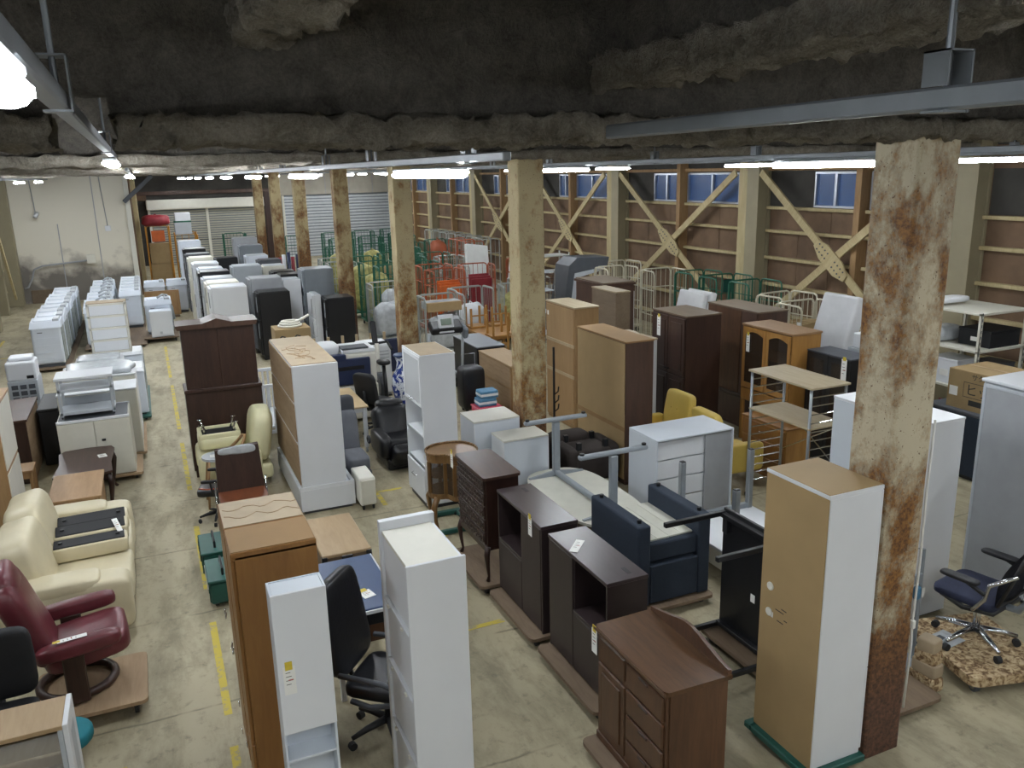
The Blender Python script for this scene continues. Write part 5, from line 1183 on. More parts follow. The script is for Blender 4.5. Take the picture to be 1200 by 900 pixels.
# ------------------------------------------------------------------ refrigerators beyond the hutch
def fridge(label, x0, y0, w, d, h, mat, doors=(.62,), z0=0, hand=True):
    t = T('refrigerator', label, 'refrigerator', (x0, y0, z0), group='refrigerators in rows')
    pt(t, 'body', (.05, 0, .1, w, d, h-z0-.01), mat, .008); pt(t, 'top_cap', (.06, .02, h-z0-.01, w-.02, d-.02, h-z0), 'grey_light' if 'white' in mat or 'appl' in mat else mat, .003)
    zz = [.12]+[(h-z0)*q for q in doors]+[h-z0-.02]
    for a, b in zip(zz, zz[1:]):
        D_ = pt(t, 'door', (0, .005, a+.004, .048, d-.005, b-.004), mat, .01)
        if hand: pt(D_, 'handle', (-.018, .04, max(a+.05, b-.42), .0, .07, b-.08), 'grey_light' if mat in ('black', 'grey_mid') else 'grey_panel', .005)
    pt(t, 'back_grille', (w, .04, .05, w+.012, d-.04, (h-z0)*.5), 'grey_dark', .002); pt(t, 'feet', (.06, .04, 0, w-.04, d-.04, .1), 'black', 0)
    return t
FR = [  # first row along the aisle
 ('white two-door refrigerator right behind the dark hutch', 1.12, 18.75, .78, .62, 1.72, 'white', (.62,)),
 ('beige refrigerator with pale top behind the white two-door one', 1.1, 19.5, .72, .6, 1.74, 'ivory', (.55,)),
 ('black-sided refrigerator in the row along the aisle', 1.08, 20.25, .7, .58, 1.76, 'grey_light', (.5,)),
 ('refrigerator with black top panel in the row along the aisle', 1.06, 21.1, .72, .6, 1.82, 'black', (.5, .7)),
 ('white slim refrigerator with wrapped door in the aisle row', 1.1, 22.1, .62, .6, 1.8, 'appliance', (.45,)),
 ('tall white refrigerator between two darker ones in the aisle row', 1.06, 23.4, .66, .62, 1.82, 'white', (.6,)),
 ('beige tall refrigerator in the aisle row', 1.02, 24.9, .68, .62, 1.84, 'ivory', (.4, .7)),
 ('dark grey tall refrigerator in the aisle row', 1.02, 26.4, .7, .62, 1.82, 'grey_dark', (.5,)),
 ('dark refrigerator with white lid near the far shutter', 1.05, 28.2, .68, .62, 1.84, 'black', (.5,)),
 ('white refrigerator wrapped in film near the far shutter', 1.0, 30.2, .72, .65, 1.95, 'appliance', (.5,)),
 # second row
 ('black refrigerator with glossy side behind the boxed fan', 2.1, 18.9, .72, .62, 1.52, 'black', (.6,)),
 ('beige tall refrigerator behind the black glossy one', 2.05, 19.75, .74, .62, 1.74, 'grey_panel', (.55,)),
 ('light grey refrigerator with plain broad side in the second row', 2.05, 23.6, .78, .65, 1.66, 'grey_light', (.6,)),
 ('black low refrigerator in the second row', 1.97, 28.2, .7, .62, 1.5, 'black', (.6,)),
 # third row
 ('black and white two-tone refrigerator in the third row', 2.92, 21.2, .58, .58, 1.62, 'black', (.6,)),
 ('small black refrigerator with white sticker in the third row', 2.95, 22.6, .62, .6, 1.55, 'black', (.6,)),
 ('pale pink refrigerator in the third row', 2.9, 24.0, .6, .6, 1.58, 'white_warm', (.6,)),
 ('dark refrigerator beside the pale pink one', 2.95, 25.3, .66, .62, 1.62, 'grey_dark', (.6,)),
 ('white refrigerator with lavender side in the third row', 2.75, 26.6, .66, .62, 1.66, 'appliance', (.6,)),
 ('grey tall refrigerator near the rusted far column', 2.75, 28.2, .72, .62, 1.85, 'grey_mid', (.6,)),
 ('light grey tallest refrigerator near the rusted far column', 2.75, 30.0, .78, .62, 1.98, 'grey_panel', (.6,)),
 # fourth
 ('white refrigerator with three drawers beside the grey tall one', 2.82, 20.15, .46, .55, 1.62, 'white', (.35, .6)),
 ('tall grey steel refrigerator with four bar handles', 3.32, 20.1, .74, .66, 1.83, 'grey_mid', (.3, .5, .7)),
 ('white refrigerator between tall grey and small black ones', 3.3, 18.95, .2, .62, 1.38, 'white', (.3, .6)),
 ('small black refrigerator with open glossy side beside the column', 3.54, 18.7, .66, .62, 1.3, 'black', (.5,)),
]
for f in FR: fridge(*f)
# boxed fan on a stand, white crib
t = T('pedestal_unit', 'white pedestal machine behind the tall white and wood cabinet', 'machine', (1.95, 14.9, 0)); pt(t, 'body', (0, 0, .05, .45, .5, .95), 'white', .02, 2); pt(t, 'base', (.03, .03, 0, .42, .47, .05), 'black', 0)
for k in range(5): pt(t, 'vent', (.05, -.004, .2+.1*k, .4, .002, .24+.1*k), 'grey_dark', .001)
t = T('printed_carton', 'brown carton with black script print under coiled white cord', 'box', (1.9, 14.86, .955)); pt(t, 'carton', (0, 0, 0, .62, .5, .42), 'cardboard', .006); m = B()
for x0 in (.1, .36): m.tube([(x0+.09*math.cos(a*.7), -.004, .2+.1*math.sin(a*.9)) for a in range(9)], .012, 6)
m.build('script_print', 'print_black', t)
t = T('extension_cable', 'coil of white cord and arm on top of the printed carton', 'cord', (2.2, 15.1, 1.38))
for k in range(3): B().tube([((.2-.03*k)*math.cos(a*PI/8), (.18-.03*k)*math.sin(a*PI/8), .02+.035*k) for a in range(16)], .02, 6, True).build('loop', 'white_warm', t, True)
B().tube([(.1, 0, .06), (.36, .1, .16)], .025, 8).build('arm', 'white_warm', t, True)
t = T('baby_crib', 'white slatted crib frame between hutch and tall cabinet', 'crib', (1.32, 12.55, 0)); w, d, h = .5, 1.2, .98
for (x, y) in ((0, 0), (w-.05, 0), (0, d-.05), (w-.05, d-.05)): pt(t, 'post', (x, y, 0, x+.05, y+.05, h), 'white', .006)
for y in (0, d-.04):
    for z in (.2, .92): pt(t, 'rail', (.05, y, z, w-.05, y+.04, z+.05), 'white', .004)
    for k in range(5): pt(t, 'slat', (.08+.08*k, y+.01, .25, .11+.08*k, y+.03, .92), 'white', .003)
for x in (0, w-.04):
    for z in (.2, .92): pt(t, 'rail', (x, .05, z, x+.04, d-.05, z+.05), 'white', .004)
    for k in range(12): pt(t, 'slat', (x+.01, .08+.09*k, .25, x+.03, .11+.09*k, .92), 'white', .003)
pt(t, 'mattress_base', (.04, .04, .28, w-.04, d-.04, .31), 'white', .003)

# ------------------------------------------------------------------ mid group
t = T('meeting_table', 'pale wood-top table with white legs on casters', 'table', (1.9, 11.58, 0)); w, d = .8, 1.2
pt(t, 'top', (0, 0, .69, w, d, .715), 'w_lightsheet', .004); pt(t, 'apron', [(.03, .03, .62, w-.03, .06, .69), (.03, d-.06, .62, w-.03, d-.03, .69), (w-.06, .06, .62, w-.03, d-.06, .69), (.03, .06, .62, .06, d-.06, .69)], 'white', .003)
for (x, y) in ((.02, .02), (w-.08, .02), (.02, d-.08), (w-.08, d-.08)): l = pt(t, 'leg', (x, y, .08, x+.06, y+.06, .69), 'white', .005); B().cyl((x+.015, y+.03, .035), (x+.045, y+.03, .035), .035).build('caster', 'grey_metal', l)
t = T('grey_sofa_chair', 'grey fabric reclining floor chair with tall back beside the white cabinet', 'chair', (2.05, 9.98, .0)); t.scale = (.56, 1.05, 1)
pt(t, 'frame', (0, .02, .05, .5, .95, .3), 'grey_fabric_dark', .03, 2); B().cush((.25, .3, .38), (.5, .5, .18), .3).build('seat', 'grey_fabric', t, True); B().cush((.25, .72, .62), (.5, .22, .62), .3, (-.2, 0, 0)).build('backrest', 'grey_fabric', t, True); B().cush((.25, .86, .95), (.5, .2, .3), .35, (-.1, 0, 0)).build('headrest', 'grey_fabric_dark', t, True); pt(t, 'feet', (.05, .05, 0, .45, .9, .05), 'black', 0)
t = T('white_pod', 'small off-white rounded cabinet at the foot of the tall white cabinet', 'cabinet', (2.03, 9.42, 0)); t.scale = (.62, 1, 1); pt(t, 'body', (0, .02, .06, .32, .5, .42), 'white_warm', .03, 3); pt(t, 'door', (.02, 0, .08, .3, .02, .4), 'ivory', .008); casters(t, [(.06, .06), (.26, .06), (.06, .44), (.26, .44)], .022)
t = T('massage_chair', 'black leather massage chair with bulky arms and leg rest', 'massage chair', (2.66, 10.6, 0)); t.scale = (.9, .92, .74)
pt(t, 'base', (.05, .05, .0, .62, .8, .22), 'black_leather', .05, 3); B().cush((.34, .42, .42), (.62, .56, .22), .35).build('seat', 'black_leather', t, True)
B().cush((.36, .86, .62), (.6, .34, .74), .45, (-.35, 0, 0), wr=.06).build('backrest', 'black_leather', t, True)
for x in (.05, .66): B().cush((x, .4, .44), (.2, .72, .42), .4, wr=.03).build('arm', 'black_leather', t, True)
B().cush((.36, .02, .3), (.52, .24, .4), .4, (.35, 0, 0), wr=.05).build('leg_rest', 'black_leather', t, True); B().cush((.36, .98, .96), (.46, .22, .24), .6, wr=.05).build('head_pillow', 'black_leather', t, True)
for x in (.0, .1): B().tube([(.0+x, 1.0+.06*math.cos(a*PI/6), .3+.06*math.sin(a*PI/6)) for a in range(12)], .025, 8, True).build('roller', 'grey_dark', t, True)
t = T('office_copier', 'off-white office copier with dark blue front panel', 'copier', (2.42, 13.15, 0)); t.scale = (1, 1, 1.1); w, d, h = .85, .72, 1.05
pt(t, 'lower_body', (0, .03, .05, w, d, .58), 'white_warm', .015); pt(t, 'upper_body', (0, .06, .58, w, d, h), 'white_warm', .03, 2); pt(t, 'front_panel', (.0, .0, .6, w*.86, .08, h-.06), 'copier_blue', .012); pt(t, 'paper_slot', (.1, -.004, .82, w*.74, .012, .88), 'black', .004)
pt(t, 'control_panel', (.02, .0, h-.07, .34, .16, h+.01), 'copier_blue', .01); pt(t, 'scanner_lid', (.3, .1, h, w, d, h+.06), 'white', .02, 2); B().cush((.12, .45, h+.04), (.36, .55, .2), .5).build('feeder_cover', 'white', t, True); pt(t, 'output_tray', (.3, .1, h+.06, .74, .4, h+.085), 'grey_dark', .006)
for k in range(3): pt(t, 'drawer_grip', (.16+.2*k, .02, .42, .27+.2*k, .034, .46), 'grey_mid', .003)
for k in range(2): pt(t, 'paper_drawer', (.01, .02, .08+.25*k, w-.01, .034, .31+.25*k), 'white_warm', .004)
casters(t, [(.08, .1), (w-.08, .1), (.08, d-.1), (w-.08, d-.1)], .025)
office_chair('black_task_chair', 'black fabric task chair behind the pale table', (3.1, 12.5, 0), .6, 'black_matte', 'black_matte', bh=.5, bw=.42)
t = T('exercise_bike', 'black and grey exercise bike beside the blue and white vase', 'exercise bike', (3.5, 13.85, 0)); 
B().tube([(0, -.4, .05), (0, .4, .05)], .03).build('floor_bar', 'grey_paint', t); B().tube([(.0, .3, .05), (.0, .22, .5), (.02, .3, 1.1)], .045, 10).build('mast', 'white_warm', t, True); B().tube([(.0, -.3, .05), (.0, -.18, .82)], .035, 8).build('seat_post', 'black', t, True); B().cush((.0, -.18, .86), (.22, .3, .09), .7).build('saddle', 'black_leather', t, True)
B().cyl((-.06, .1, .38), (.06, .1, .38), .24, n=20).build('flywheel_cover', 'grey_dark', t); B().tube([(-.24, .1, 1.0), (-.2, .26, 1.12), (0, .3, 1.1), (.2, .26, 1.12), (.24, .1, 1.0)], .025, 8).build('handlebar', 'black', t, True); B().rbox((0, .36, 1.28), (.1, .05, .42), (-.3, 0, 0), .02).build('console_arm', 'black_plastic', t)
for s in (-1, 1): pt(t, 'pedal', (s*.12-.05, .0, .2, s*.12+.05, .12, .23), 'black', .005)
t = T('floor_vase', 'tall blue and white patterned china floor vase', 'vase', (3.64, 13.0, .08)); B().lathe([(.12, 0), (.13, .02), (.1, .1), (.15, .28), (.19, .5), (.17, .68), (.1, .8), (.085, .9), (.12, 1.0), (.13, 1.02), (.11, 1.02), (.075, .9)], n=28).build('body', 'vase_china', t, True); B().lathe([(.13, 1.0), (.138, 1.02), (.13, 1.035), (.11, 1.03)], n=28).build('rim', 'blue_top', t, True)
green_dolly('green plastic dolly under the china floor vase', 3.42, 12.7, 3.95, 13.35, .08)
t = T('cross_trainer', 'treadmill with white-framed console and black deck', 'treadmill', (4.93, 14.6, 0)); pt(t, 'deck', (-.3, -.1, .1, .3, 1.3, .2), 'black', .02); pt(t, 'side_rail', [(-.36, -.1, .1, -.3, 1.3, .22), (.3, -.1, .1, .36, 1.3, .22)], 'grey_light', .01)
for s in (-1, 1): B().tube([(s*.33, -.0, .1), (s*.33, -.12, 1.1)], .03, 8).build('upright', 'grey_light', t, True)
B().rbox((0, -.1, 1.2), (.62, .3, .14), (.5, 0, 0), .04, 2).build('console', 'black_plastic', t); B().rbox((-.02, -.2, 1.28), (.3, .03, .34), (-.2, 0, 0), .02, 2).build('display_frame', 'white', t); B().rbox((-.02, -.22, 1.32), (.2, .02, .12), (-.2, 0, 0), .004).build('lcd', 'screen_lcd', t); pt(t, 'feet', (-.34, .0, 0, .34, 1.2, .1), 'black', 0); B().rbox((.36, -.1, 1.1), (.1, .3, .22), (.3, 0, 0), .03).build('side_pod', 'grey_mid', t)
t = T('suitcase', 'black soft suitcase standing by the wooden chest', 'suitcase', (4.62, 12.75, 0)); B().cush((.2, .2, .42), (.42, .36, .74), .3).build('shell', 'black_leather', t, True); B().tube([(.08, .3, .7), (.08, .3, .98), (.32, .3, .98), (.32, .3, .7)], .01, 8).build('pull_handle', 'grey_metal', t); casters(t, [(.08, .1), (.32, .1), (.08, .3), (.32, .3)], .025)
t = T('pink_crate', 'pink plastic crate in front of the black suitcase', 'crate', (4.62, 12.1, .0)); pt(t, 'box', (0, 0, 0, .4, .34, .24), 'pink_plastic', .015); pt(t, 'rim', (-.012, -.012, .24, .412, .352, .27), 'pink_plastic', .008)
for k in range(2): t = T('tissue_box', ('blue and white tissue pack on the pink crate', 'blue tissue carton on top of the tissue pack')[k], 'box', (4.66+.03*k, 12.15, .272+.13*k)); pt(t, 'pack', (0, 0, 0, .3, .24, .125), 'blue_plastic', .01); pt(t, 'white_band', (-.002, -.002, .04, .302, .242, .08), 'white', 0)
t, w, d, h = simple_cab('wooden_chest', 'long brown wooden chest with bare back beside the rust-streaked column', 5.35, 5.85, 12.45, 13.92, .82, 'w_tan', 'w_light')
for z0, z1 in ((.08, .4), (.44, .78)): pt(t, 'back_panel', (-.006, .03, z0, .006, d-.03, z1), 'w_ply', .002)
t, w, d, h = simple_cab('black_counter', 'low black counter with grey top behind the wooden chest', 5.35, 5.9, 14.0, 15.3, .86, 'black', 'grey_mid')
pt(t, 'kick_board', (-.01, .02, .05, .005, d-.02, .14), 'grey_dark', .002)
# wooden dining chairs stacked on a table
tb = T('dining_table', 'wooden dining table carrying upturned wooden chairs', 'table', (6.35, 15.9, 0)); pt(tb, 'top', (0, 0, .55, 1.0, 1.5, .6), 'w_honey', .006)
for (x, y) in ((.03, .03), (.9, .03), (.03, 1.4), (.9, 1.4)): pt(tb, 'leg', (x, y, 0, x+.07, y+.07, .55), 'w_honey', .006)
def dchair(label, loc, rot, grp):
    t = T('dining_chair', label, 'chair', loc, rot=rot, group=grp); pt(t, 'seat', (-.2, -.2, .4, .2, .2, .44), 'w_honey', .008)
    for (x, y, h) in ((-.18, -.18, .4), (.15, -.18, .4)): pt(t, 'leg', (x, y, 0, x+.045, y+.045, h), 'w_honey', .004)
    for x in (-.18, .15): pt(t, 'back_post', (x, .155, 0, x+.045, .2, .85), 'w_honey', .004)
    for z in (.56, .68, .8): pt(t, 'back_rail', (-.15, .165, z, .15, .185, z+.06), 'w_honey', .004)
    for z in (.15,): pt(t, 'stretcher', (-.15, -.17, z, .15, -.15, z+.03), 'w_honey', .003)
    return t
c0 = dchair('upturned honey wood dining chair stacked on the dining table', (6.6, 16.04, 1.045), (PI, 0, 0), 'upturned wooden dining chairs')
for (x, y, r) in ((7.1, 16.04, 0), (6.6, 17.26, PI), (7.1, 17.26, PI)):
    c = dup(c0, (x, y, 1.045)); c.rotation_euler = (PI, 0, r)
# flat wooden parts and headboard behind the copier
t = T('bed_frame', 'dark blue bed headboard with wooden side boards behind the copier', 'bed', (2.9, 15.9, 0)); pt(t, 'headboard', (0, .1, .1, 1.6, .16, .78), 'navy_seat', .02); pt(t, 'side_board', (-.6, .0, .12, .2, .04, .7), 'w_oak_z', .006)
for k in range(6): pt(t, 'post', (-.15+.28*k, .18, 0, -.1+.28*k, .23, .92), 'w_pale_z', .004)
t = T('printer_white', 'white ribbed desktop machine behind the copier', 'machine', (3.35, 14.6, 0)); pt(t, 'body', (0, 0, .05, .55, .6, .98), 'white', .04, 2); pt(t, 'base', (.05, .05, 0, .5, .55, .05), 'grey_dark', 0)
for k in range(5): pt(t, 'rib', (.04, -.006, .6+.06*k, .5, .004, .62+.06*k), 'grey_light', .002)

# ------------------------------------------------------------------ roll cages
def cage(label, loc, rz, mat, w=.85, d=.65, h=1.7, grp='roll cages', nb=6, mid=(.6, 1.15), back=True, load=None):
    t = T('roll_cage', label, 'roll cage', loc, rz, grp)
    pt(t, 'base', [(0, 0, .14, w, .04, .18), (0, d-.04, .14, w, d, .18), (0, .04, .14, .04, d-.04, .18), (w-.04, .04, .14, w, d-.04, .18), (.04, .04, .15, w-.04, d-.04, .165)], mat, 0)
    def frame(a, b, nm):
        m = B(); A, C = Vector(a), Vector(b); r_ = .08; u = (C-A).normalized()
        m.tube([A, A+Vector((0, 0, h-.18-r_)), A+u*r_*.3+Vector((0, 0, h-.18-r_*.3)), A+u*r_+Vector((0, 0, h-.18)), C-u*r_+Vector((0, 0, h-.18)), C-u*r_*.3+Vector((0, 0, h-.18-r_*.3)), C+Vector((0, 0, h-.18-r_)), C], .017, 6)
        for z in mid: m.tube([A+Vector((0, 0, z)), C+Vector((0, 0, z))], .011, 5)
        for k in range(1, nb):
            p = A.lerp(C, k/nb); m.tube([p, p+Vector((0, 0, h-.19))], .006, 4)
        m.build(nm, mat, t)
    frame((.02, .02, .17), (.02, d-.02, .17), 'side_frame'); frame((w-.02, .02, .17), (w-.02, d-.02, .17), 'side_frame')
    if back: frame((.05, d-.02, .17), (w-.05, d-.02, .17), 'back_frame')
    casters(t, [(.07, .07), (w-.07, .07), (.07, d-.07), (w-.07, d-.07)], .06)
    return t
def loadbag(label, loc, size, mat, n=1, name='sack', cat='sack', e=.6):
    t = T(name, label, cat, loc); B().cush((0, 0, size[2]/2), size, e, wr=.14, n=24, m=14).build('bag', mat, t, True)
    B().tube([(-.03, 0, size[2]*.97), (0, .02, size[2]*1.06), (.04, 0, size[2]*1.0)], .02, 6).build('knot', mat, t, True); return t
# green cages by the grey shutters
G1 = 'green tubular roll cage among those in front of the grey shutters'
g0 = cage(G1, (5.3, 20.6, 0), 0, 'green_cage')
for (x, y) in ((5.2, 21.8), (6.2, 21.0), (6.3, 22.4), (5.2, 23.3), (6.3, 24.0), (7.3, 23.2), (5.4, 27.3), (6.6, 27.6), (7.8, 27.2), (9.0, 27.8), (6.2, 30.6), (7.4, 31), (8.6, 30.8), (8.9, 32.2), (6.6, 34), (7.9, 34.2), (9.2, 34.6), (5.0, 33.4), (7.1, 25.4)): dup(g0, (x, y, 0))
g1 = cage('grey tubular roll cage in front of the grey shutters', (4.75, 19.2, 0), .0, 'grey_cage', h=1.45)
for (x, y) in ((4.85, 24.6), (7.3, 21.6), (4.9, 26.0), (8.2, 24.4)): dup(g1, (x, y, 0))
ys = 0
for (x, y, s, mt, lab) in ((5.75, 20.95, (.7, .5, .9), 'plastic_wrap', 'film-wrapped load in a green roll cage'), (5.62, 22.1, (.7, .5, 1.2), 'yellow_stuff', 'yellow sacks in a green roll cage by the column'), (6.62, 22.75, (.7, .5, 1.2), 'yellow_stuff', 'yellow sacks in the second green roll cage'), (5.62, 23.6, (.7, .5, 1.3), 'yellow_stuff', 'yellow sacks piled high in a green roll cage'), (6.72, 24.3, (.7, .5, 1.2), 'cardboard', 'brown load in a green roll cage'), (5.82, 27.6, (.7, .5, 1.3), 'yellow_stuff', 'yellow sacks in a far green roll cage'), (7.0, 27.9, (.7, .5, 1.3), 'yellow_stuff', 'yellow bundle in a far green roll cage'), (8.2, 27.5, (.7, .5, 1.4), 'green_cage', 'dark green bundle in a far roll cage'), (9.4, 28.1, (.7, .5, 1.5), 'orange_cage', 'orange bundle heaped over a far roll cage'), (5.17, 19.5, (.66, .5, .8), 'plastic_wrap', 'grey plastic-wrapped load in a grey roll cage')):
    loadbag(lab, (x, y, .185), s, mt)
t = T('carton_load', 'brown carton in a green roll cage beside the column', 'box', (6.3, 21.1, .18)); pt(t, 'carton', (0, 0, 0, .62, .5, .6), 'cardboard', .006); pt(t, 'flap', (0, 0, .6, .62, .5, .606), 'cardboard', 0)
# orange, red and silver cages in the centre
o0 = cage('orange tubular roll cage in the centre of the cage area', (6.2, 18.9, 0), .1, 'orange_cage')
dup(o0, (7.2, 19.6, 0), -.1); dup(o0, (9.0, 20.2, 0), .2); dup(o0, (6.25, 20.05, 0), .0)
for (x, y, mt, lab) in ((6.62, 19.15, 'orange_plastic', 'orange plastic panels in an orange roll cage'), (7.75, 19.95, 'red_plastic', 'dark red bundle in an orange roll cage')):
    t = T('panel_bundle', lab, 'bundle', (x-.25, y-.15, .185)); 
    for k in range(3): pt(t, 'panel', (.0, .1*k, 0, .55, .1*k+.06, 1.15+.05*k), mt, .01)
s0 = cage('silver tubular roll cage beside the wooden chairs', (5.4, 17.2, 0), .0, 'grey_cage', w=.95, h=1.35)
dup(s0, (7.6, 18.0, 0), -.15); dup(s0, (8.4, 18.9, 0), .1); dup(s0, (6.4, 17.9, 0), .05)
loadbag('grey and black plastic sacks in a silver roll cage', (5.95, 17.45, .185), (.75, .5, .75), 'plastic_wrap'); loadbag('pale yellow plastic sack on a silver roll cage', (8.05, 18.35, .185), (.7, .5, .95), 'yellow_stuff'); loadbag('white and black garbage sack in a silver cage', (6.85, 18.25, .185), (.7, .5, .8), 'white')
t = T('carton_load', 'long brown carton lying in a silver roll cage', 'box', (5.47, 17.24, 1.02)); pt(t, 'carton', (0, 0, 0, .8, .5, .2), 'cardboard', .006); pt(t, 'wrap', (-.004, .1, .05, .804, .4, .205), 'plastic_wrap', .002)
d0 = cage('dark brown tubular roll cage near the braced wall', (9.1, 18.2, 0), .1, 'w_redbrown', h=1.5)
dup(d0, (10.2, 18.9, 0), -.1)
# row of nested cages by the wall, white trolley, panels
n0 = cage('grey nested roll cage in the row along the far braced wall', (8.6, 27.5, 0), PI/2, 'grey_cage', h=1.8, nb=4)
n0.location = (10.9, 26.0, 0)
for k in range(1, 7): dup(n0, (10.9+.06*(k % 2), 26.0+.9*k, 0), PI/2)
for (x, y, r) in ((10.1, 25.4, PI/2), (10.1, 26.3, PI/2)): c = cage('orange nested roll cage next to the grey nested row', (x, y, 0), r, 'orange_cage', h=1.8, nb=4)
t = T('white_trolley', 'white tubular shelf trolley near the braced wall', 'trolley', (10.2, 21.2, 0)); w, d, h = .8, .6, 1.7
for (x, y) in ((0, 0), (w, 0), (0, d), (w, d)): B().cyl((x, y, .12), (x, y, h), .022, n=8).build('post', 'white_cage', t)
for z in (.25, .7, 1.15, 1.6): pt(t, 'shelf', (-.02, -.02, z, w+.02, d+.02, z+.03), 'white_cage', .004)
casters(t, [(0, 0), (w, 0), (0, d), (w, d)], .06)
t = T('leaning_panel', 'pale grey flat panel lying tilted on the cages', 'panel', (8.75, 22.6, .0)); B().rbox((0, .0, 1.2), (.75, .12, 1.5), (-.3, .15, .2), .01).build('panel_board', 'white_cage', t); pt(t, 'prop', (-.3, -.2, 0, .3, .2, .5), 'grey_dark', .01)
t = T('tube_frame', 'white bent tube frame behind the leaning panel', 'frame', (9.6, 22.6, 0)); B().tube([(0, 0, .0), (.2, 0, 1.5), (.7, .1, 1.85), (.9, .1, 1.7), (.4, .1, .0)], .03, 8).build('tube', 'white', t, True); pt(t, 'foot', (-.1, -.1, 0, .5, .2, .04), 'white', .005)
# near the right wall: cages, upright treadmill, wire shelf
cc0 = cage('cream tubular roll cage behind the red-brown wardrobe', (9.6, 16.6, 0), 0, 'cream_cage', h=1.75)
dup(cc0, (10.3, 17.5, 0), .1); dup(cc0, (10.2, 15.6, 0), -.05)
t = T('white_cartons', 'white cartons inside a cream roll cage', 'box', (9.68, 16.68, .185)); pt(t, 'carton', (0, 0, 0, .36, .4, 1.15), 'paper', .006); pt(t, 'carton', (.38, 0, 0, .7, .4, 1.0), 'paper', .006); pt(t, 'label_patch', (.05, -.003, .7, .25, 0, 1.0), 'grey_paint', 0)
t = T('upright_treadmill', 'folded treadmill with dark deck standing on end near the wall', 'treadmill', (8.7, 17.3, 0)); B().prism([(0, .0), (.18, 0), (.42, 1.6), (1.3, 1.75), (1.35, 1.95), (.5, 1.98), (.28, 1.8)], 0, .7, 'y').build('deck', 'grey_dark', t); B().prism([(.2, .1), (.3, .1), (.52, 1.52), (1.2, 1.66), (1.2, 1.72), (.42, 1.62)], -.02, .0, 'y').build('side_trim', 'grey_light', t); pt(t, 'foot', (-.1, -.05, 0, .5, .75, .06), 'black', .01)
t = T('wire_shelf', 'chrome wire shelf with boxes behind the rust-streaked column', 'shelving', (7.75, 17.0, 0)); w, d, h = .7, .5, 1.75
for (x, y) in ((0, 0), (w, 0), (0, d), (w, d)): B().cyl((x, y, 0), (x, y, h), .014, n=8).build('post', 'silver', t)
for z in (.3, .8, 1.3, 1.72): pt(t, 'shelf', (0, 0, z, w, d, z+.02), 'grey_light', .003)
t = T('small_carton', 'small open carton on the chrome wire shelf', 'box', (7.85, 17.05, 1.745)); pt(t, 'carton', (0, 0, 0, .3, .3, .28), 'cardboard', .005); pt(t, 'flap', (.3, .0, .26, .5, .3, .27), 'cardboard', .002)
gw = cage('green tubular roll cage beside the braced right wall', (10.6, 13.9, 0), 0, 'green_cage', w=.95, h=1.75); pt(gw, 'sign_plate', (.62, .58, 1.35, .85, .6, 1.62), 'green_plastic', .004)
dup(cage('green tubular roll cage tucked against the braced right wall', (10.65, 14.8, 0), .05, 'green_cage', h=1.75), (10.6, 12.9, 0), .0)
cg = cage('cream roll cage full of cardboard beside the white mattress', (9.55, 10.3, 0), .0, 'cream_cage', w=.9, h=1.75)
c2_ = dup(cg, (9.95, 11.2, 0), .1, label='cream roll cage behind the brown wardrobe and beside the wall'); c3_ = dup(cg, (10.3, 9.5, 0), -.1, label='cream roll cage between the white mattress and the wall')
t = T('carton_load', 'flattened brown cardboard in a cream roll cage', 'box', (9.65, 10.4, .185))
for k in range(4): B().rbox((.3+.03*k, .1+.1*k, .65), (.6, .04, 1.2), (0, .06*k-.1, 0), .004).build('cardboard_sheet', 'cardboard', t)
price_tag('hanging on the cream roll cage by the mattress', Mx((9.54, 10.33, 1.5), -PI/2), False, .09, .3)
t = T('standing_mattress', 'white mattress folded and leaning beside the column', 'mattress', (9.0, 8.95, 0)); B().rbox((.3, .35, 1.55), (.24, .7, 1.1), (0, .3, 0), .05, 3).build('upper_half', 'mattress', t); B().rbox((.12, .35, .6), (.24, .7, 1.1), (0, .08, 0), .05, 3).build('lower_half', 'mattress', t)
t = T('black_plinth_cabinet', 'narrow black cabinet behind the one with bar handles', 'cabinet', (8.55, 7.8, 0)); pt(t, 'body', (0, 0, .04, .5, .62, 1.47), 'black', .006); pt(t, 'top', (-.005, -.005, 1.47, .505, .625, 1.5), 'grey_dark', .004); pt(t, 'plinth', (.02, .02, 0, .48, .6, .04), 'black', 0)
t = T('white_device', 'white boxed device on the narrow black cabinet beside the mattress', 'box', (8.6, 7.86, 1.502)); pt(t, 'tray', (0, 0, 0, .36, .5, .06), 'grey_light', .005); pt(t, 'body', (.04, .04, .06, .34, .46, .26), 'white', .012); pt(t, 'print', (.036, .1, .12, .04, .2, .2), 'grey_mid', 0)
t = T('wall_mattress', 'pair of grey folded mattresses leaning by the X-braced wall', 'mattress', (9.3, 13.0, 0)); 
for k in range(2): B().rbox((.2+.2*k, .4, .85), (.14, .8, 1.6), (0, .25, 0), .04, 3).build('mattress', 'mattress', t)
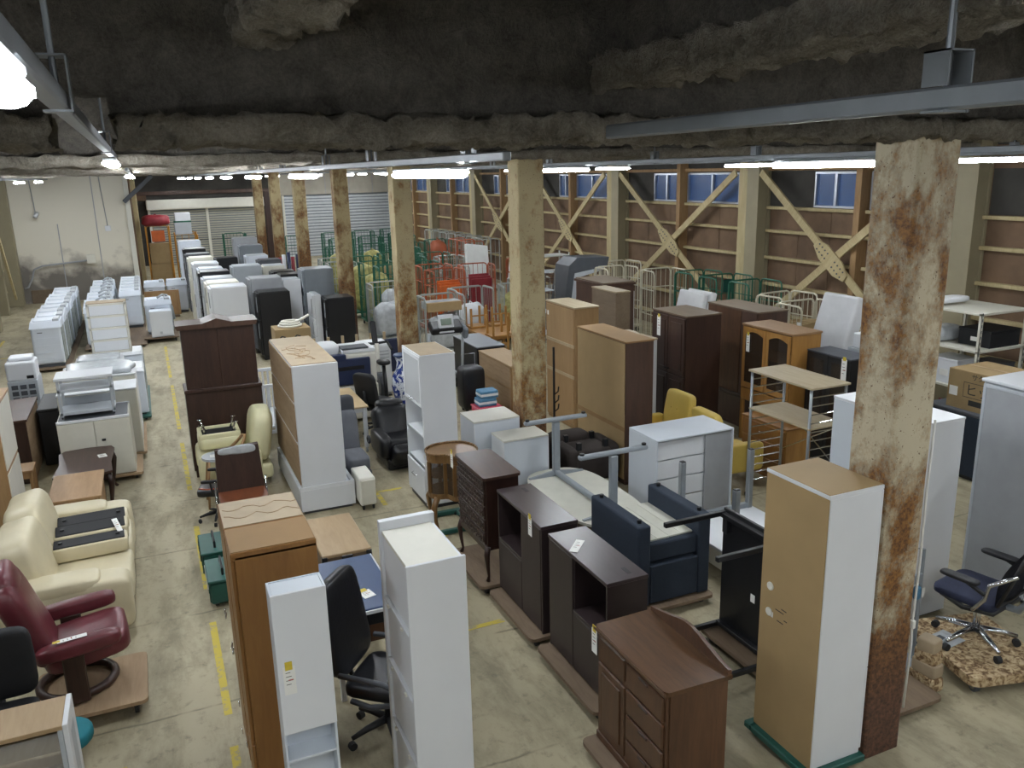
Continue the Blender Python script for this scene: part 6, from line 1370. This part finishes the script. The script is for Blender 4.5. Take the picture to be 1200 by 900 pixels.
# far cages by the shutter
yc = cage('yellow tubular roll cage with cartons near the beige shutter', (.05, 33.6, 0), 0, 'yellow_cage', h=2.3, nb=3); t = T('carton_load', 'brown cartons filling the yellow roll cage', 'box', (.12, 33.7, .185)); pt(t, 'carton', (0, 0, 0, .7, .45, .75), 'cardboard', .006); pt(t, 'carton', (.02, 0, .76, .7, .45, 1.5), 'cardboard', .006)
pt(yc, 'sign_plate', (.2, -.02, 1.75, .65, 0, 2.15), 'orange_plastic', .004)
loadbag('red and white bundle on top of the yellow roll cage', (.45, 33.9, 2.31), (.95, .6, .4), 'red_plastic', name='bundle', cat='bundle')
dup(cage('tan roll cage with brown load beside the beige shutter', (1.05, 34.4, 0), 0, 'yellow_cage', h=1.9, nb=3), (1.1, 36.0, 0)); t = T('carton_load', 'brown carton stack in the tan roll cage', 'box', (1.12, 34.5, .185)); pt(t, 'carton', (0, 0, 0, .68, .45, 1.5), 'w_redbrown_top', .006); pt(t, 'strap', (-.004, -.004, .7, .684, .454, .74), 'white', 0)
t = T('stacked_bin', 'grey and green stacked bins on the tan roll cage', 'bin', (1.1, 34.45, 1.92)); pt(t, 'bin', (0, 0, 0, .6, .5, .45), 'grey_light', .01); pt(t, 'lid', (-.01, -.01, .45, .61, .51, .5), 'green_cage', .006); pt(t, 'upper_bin', (.05, .0, .5, .6, .5, .8), 'white', .01)
c = cage('green folded roll cage at the end of the refrigerator rows', (2.75, 33.6, 0), 0, 'green_cage', h=1.9)
t = T('flag_roll', 'bundle of red, white and blue rolls near the rusted far column', 'bundle', (3.9, 27.6, 0)); 
for k, mt in enumerate(('red_plastic', 'white', 'copier_blue', 'red_plastic', 'copier_blue')): B().cyl((.14*k, .1*(k % 2), 0), (.14*k, .1*(k % 2), 1.45+.08*(k % 3)), .06, n=10).build('roll', mt, t, True)
t = T('coat_stand', 'thin black coat stand behind the rust-streaked column', 'coat stand', (4.82, 9.75, 0)); B().cyl((0, 0, 0), (0, 0, 1.7), .016, n=8).build('pole', 'black', t); B().lathe([(.16, 0), (.16, .02), (.03, .04)], n=20).build('base', 'black', t)
for k in range(3): B().tube([(0, 0, .8+.12*k), (.06, .0, .84+.12*k), (.08, .02, .9+.12*k)], .01, 6).build('hook', 'black', t)
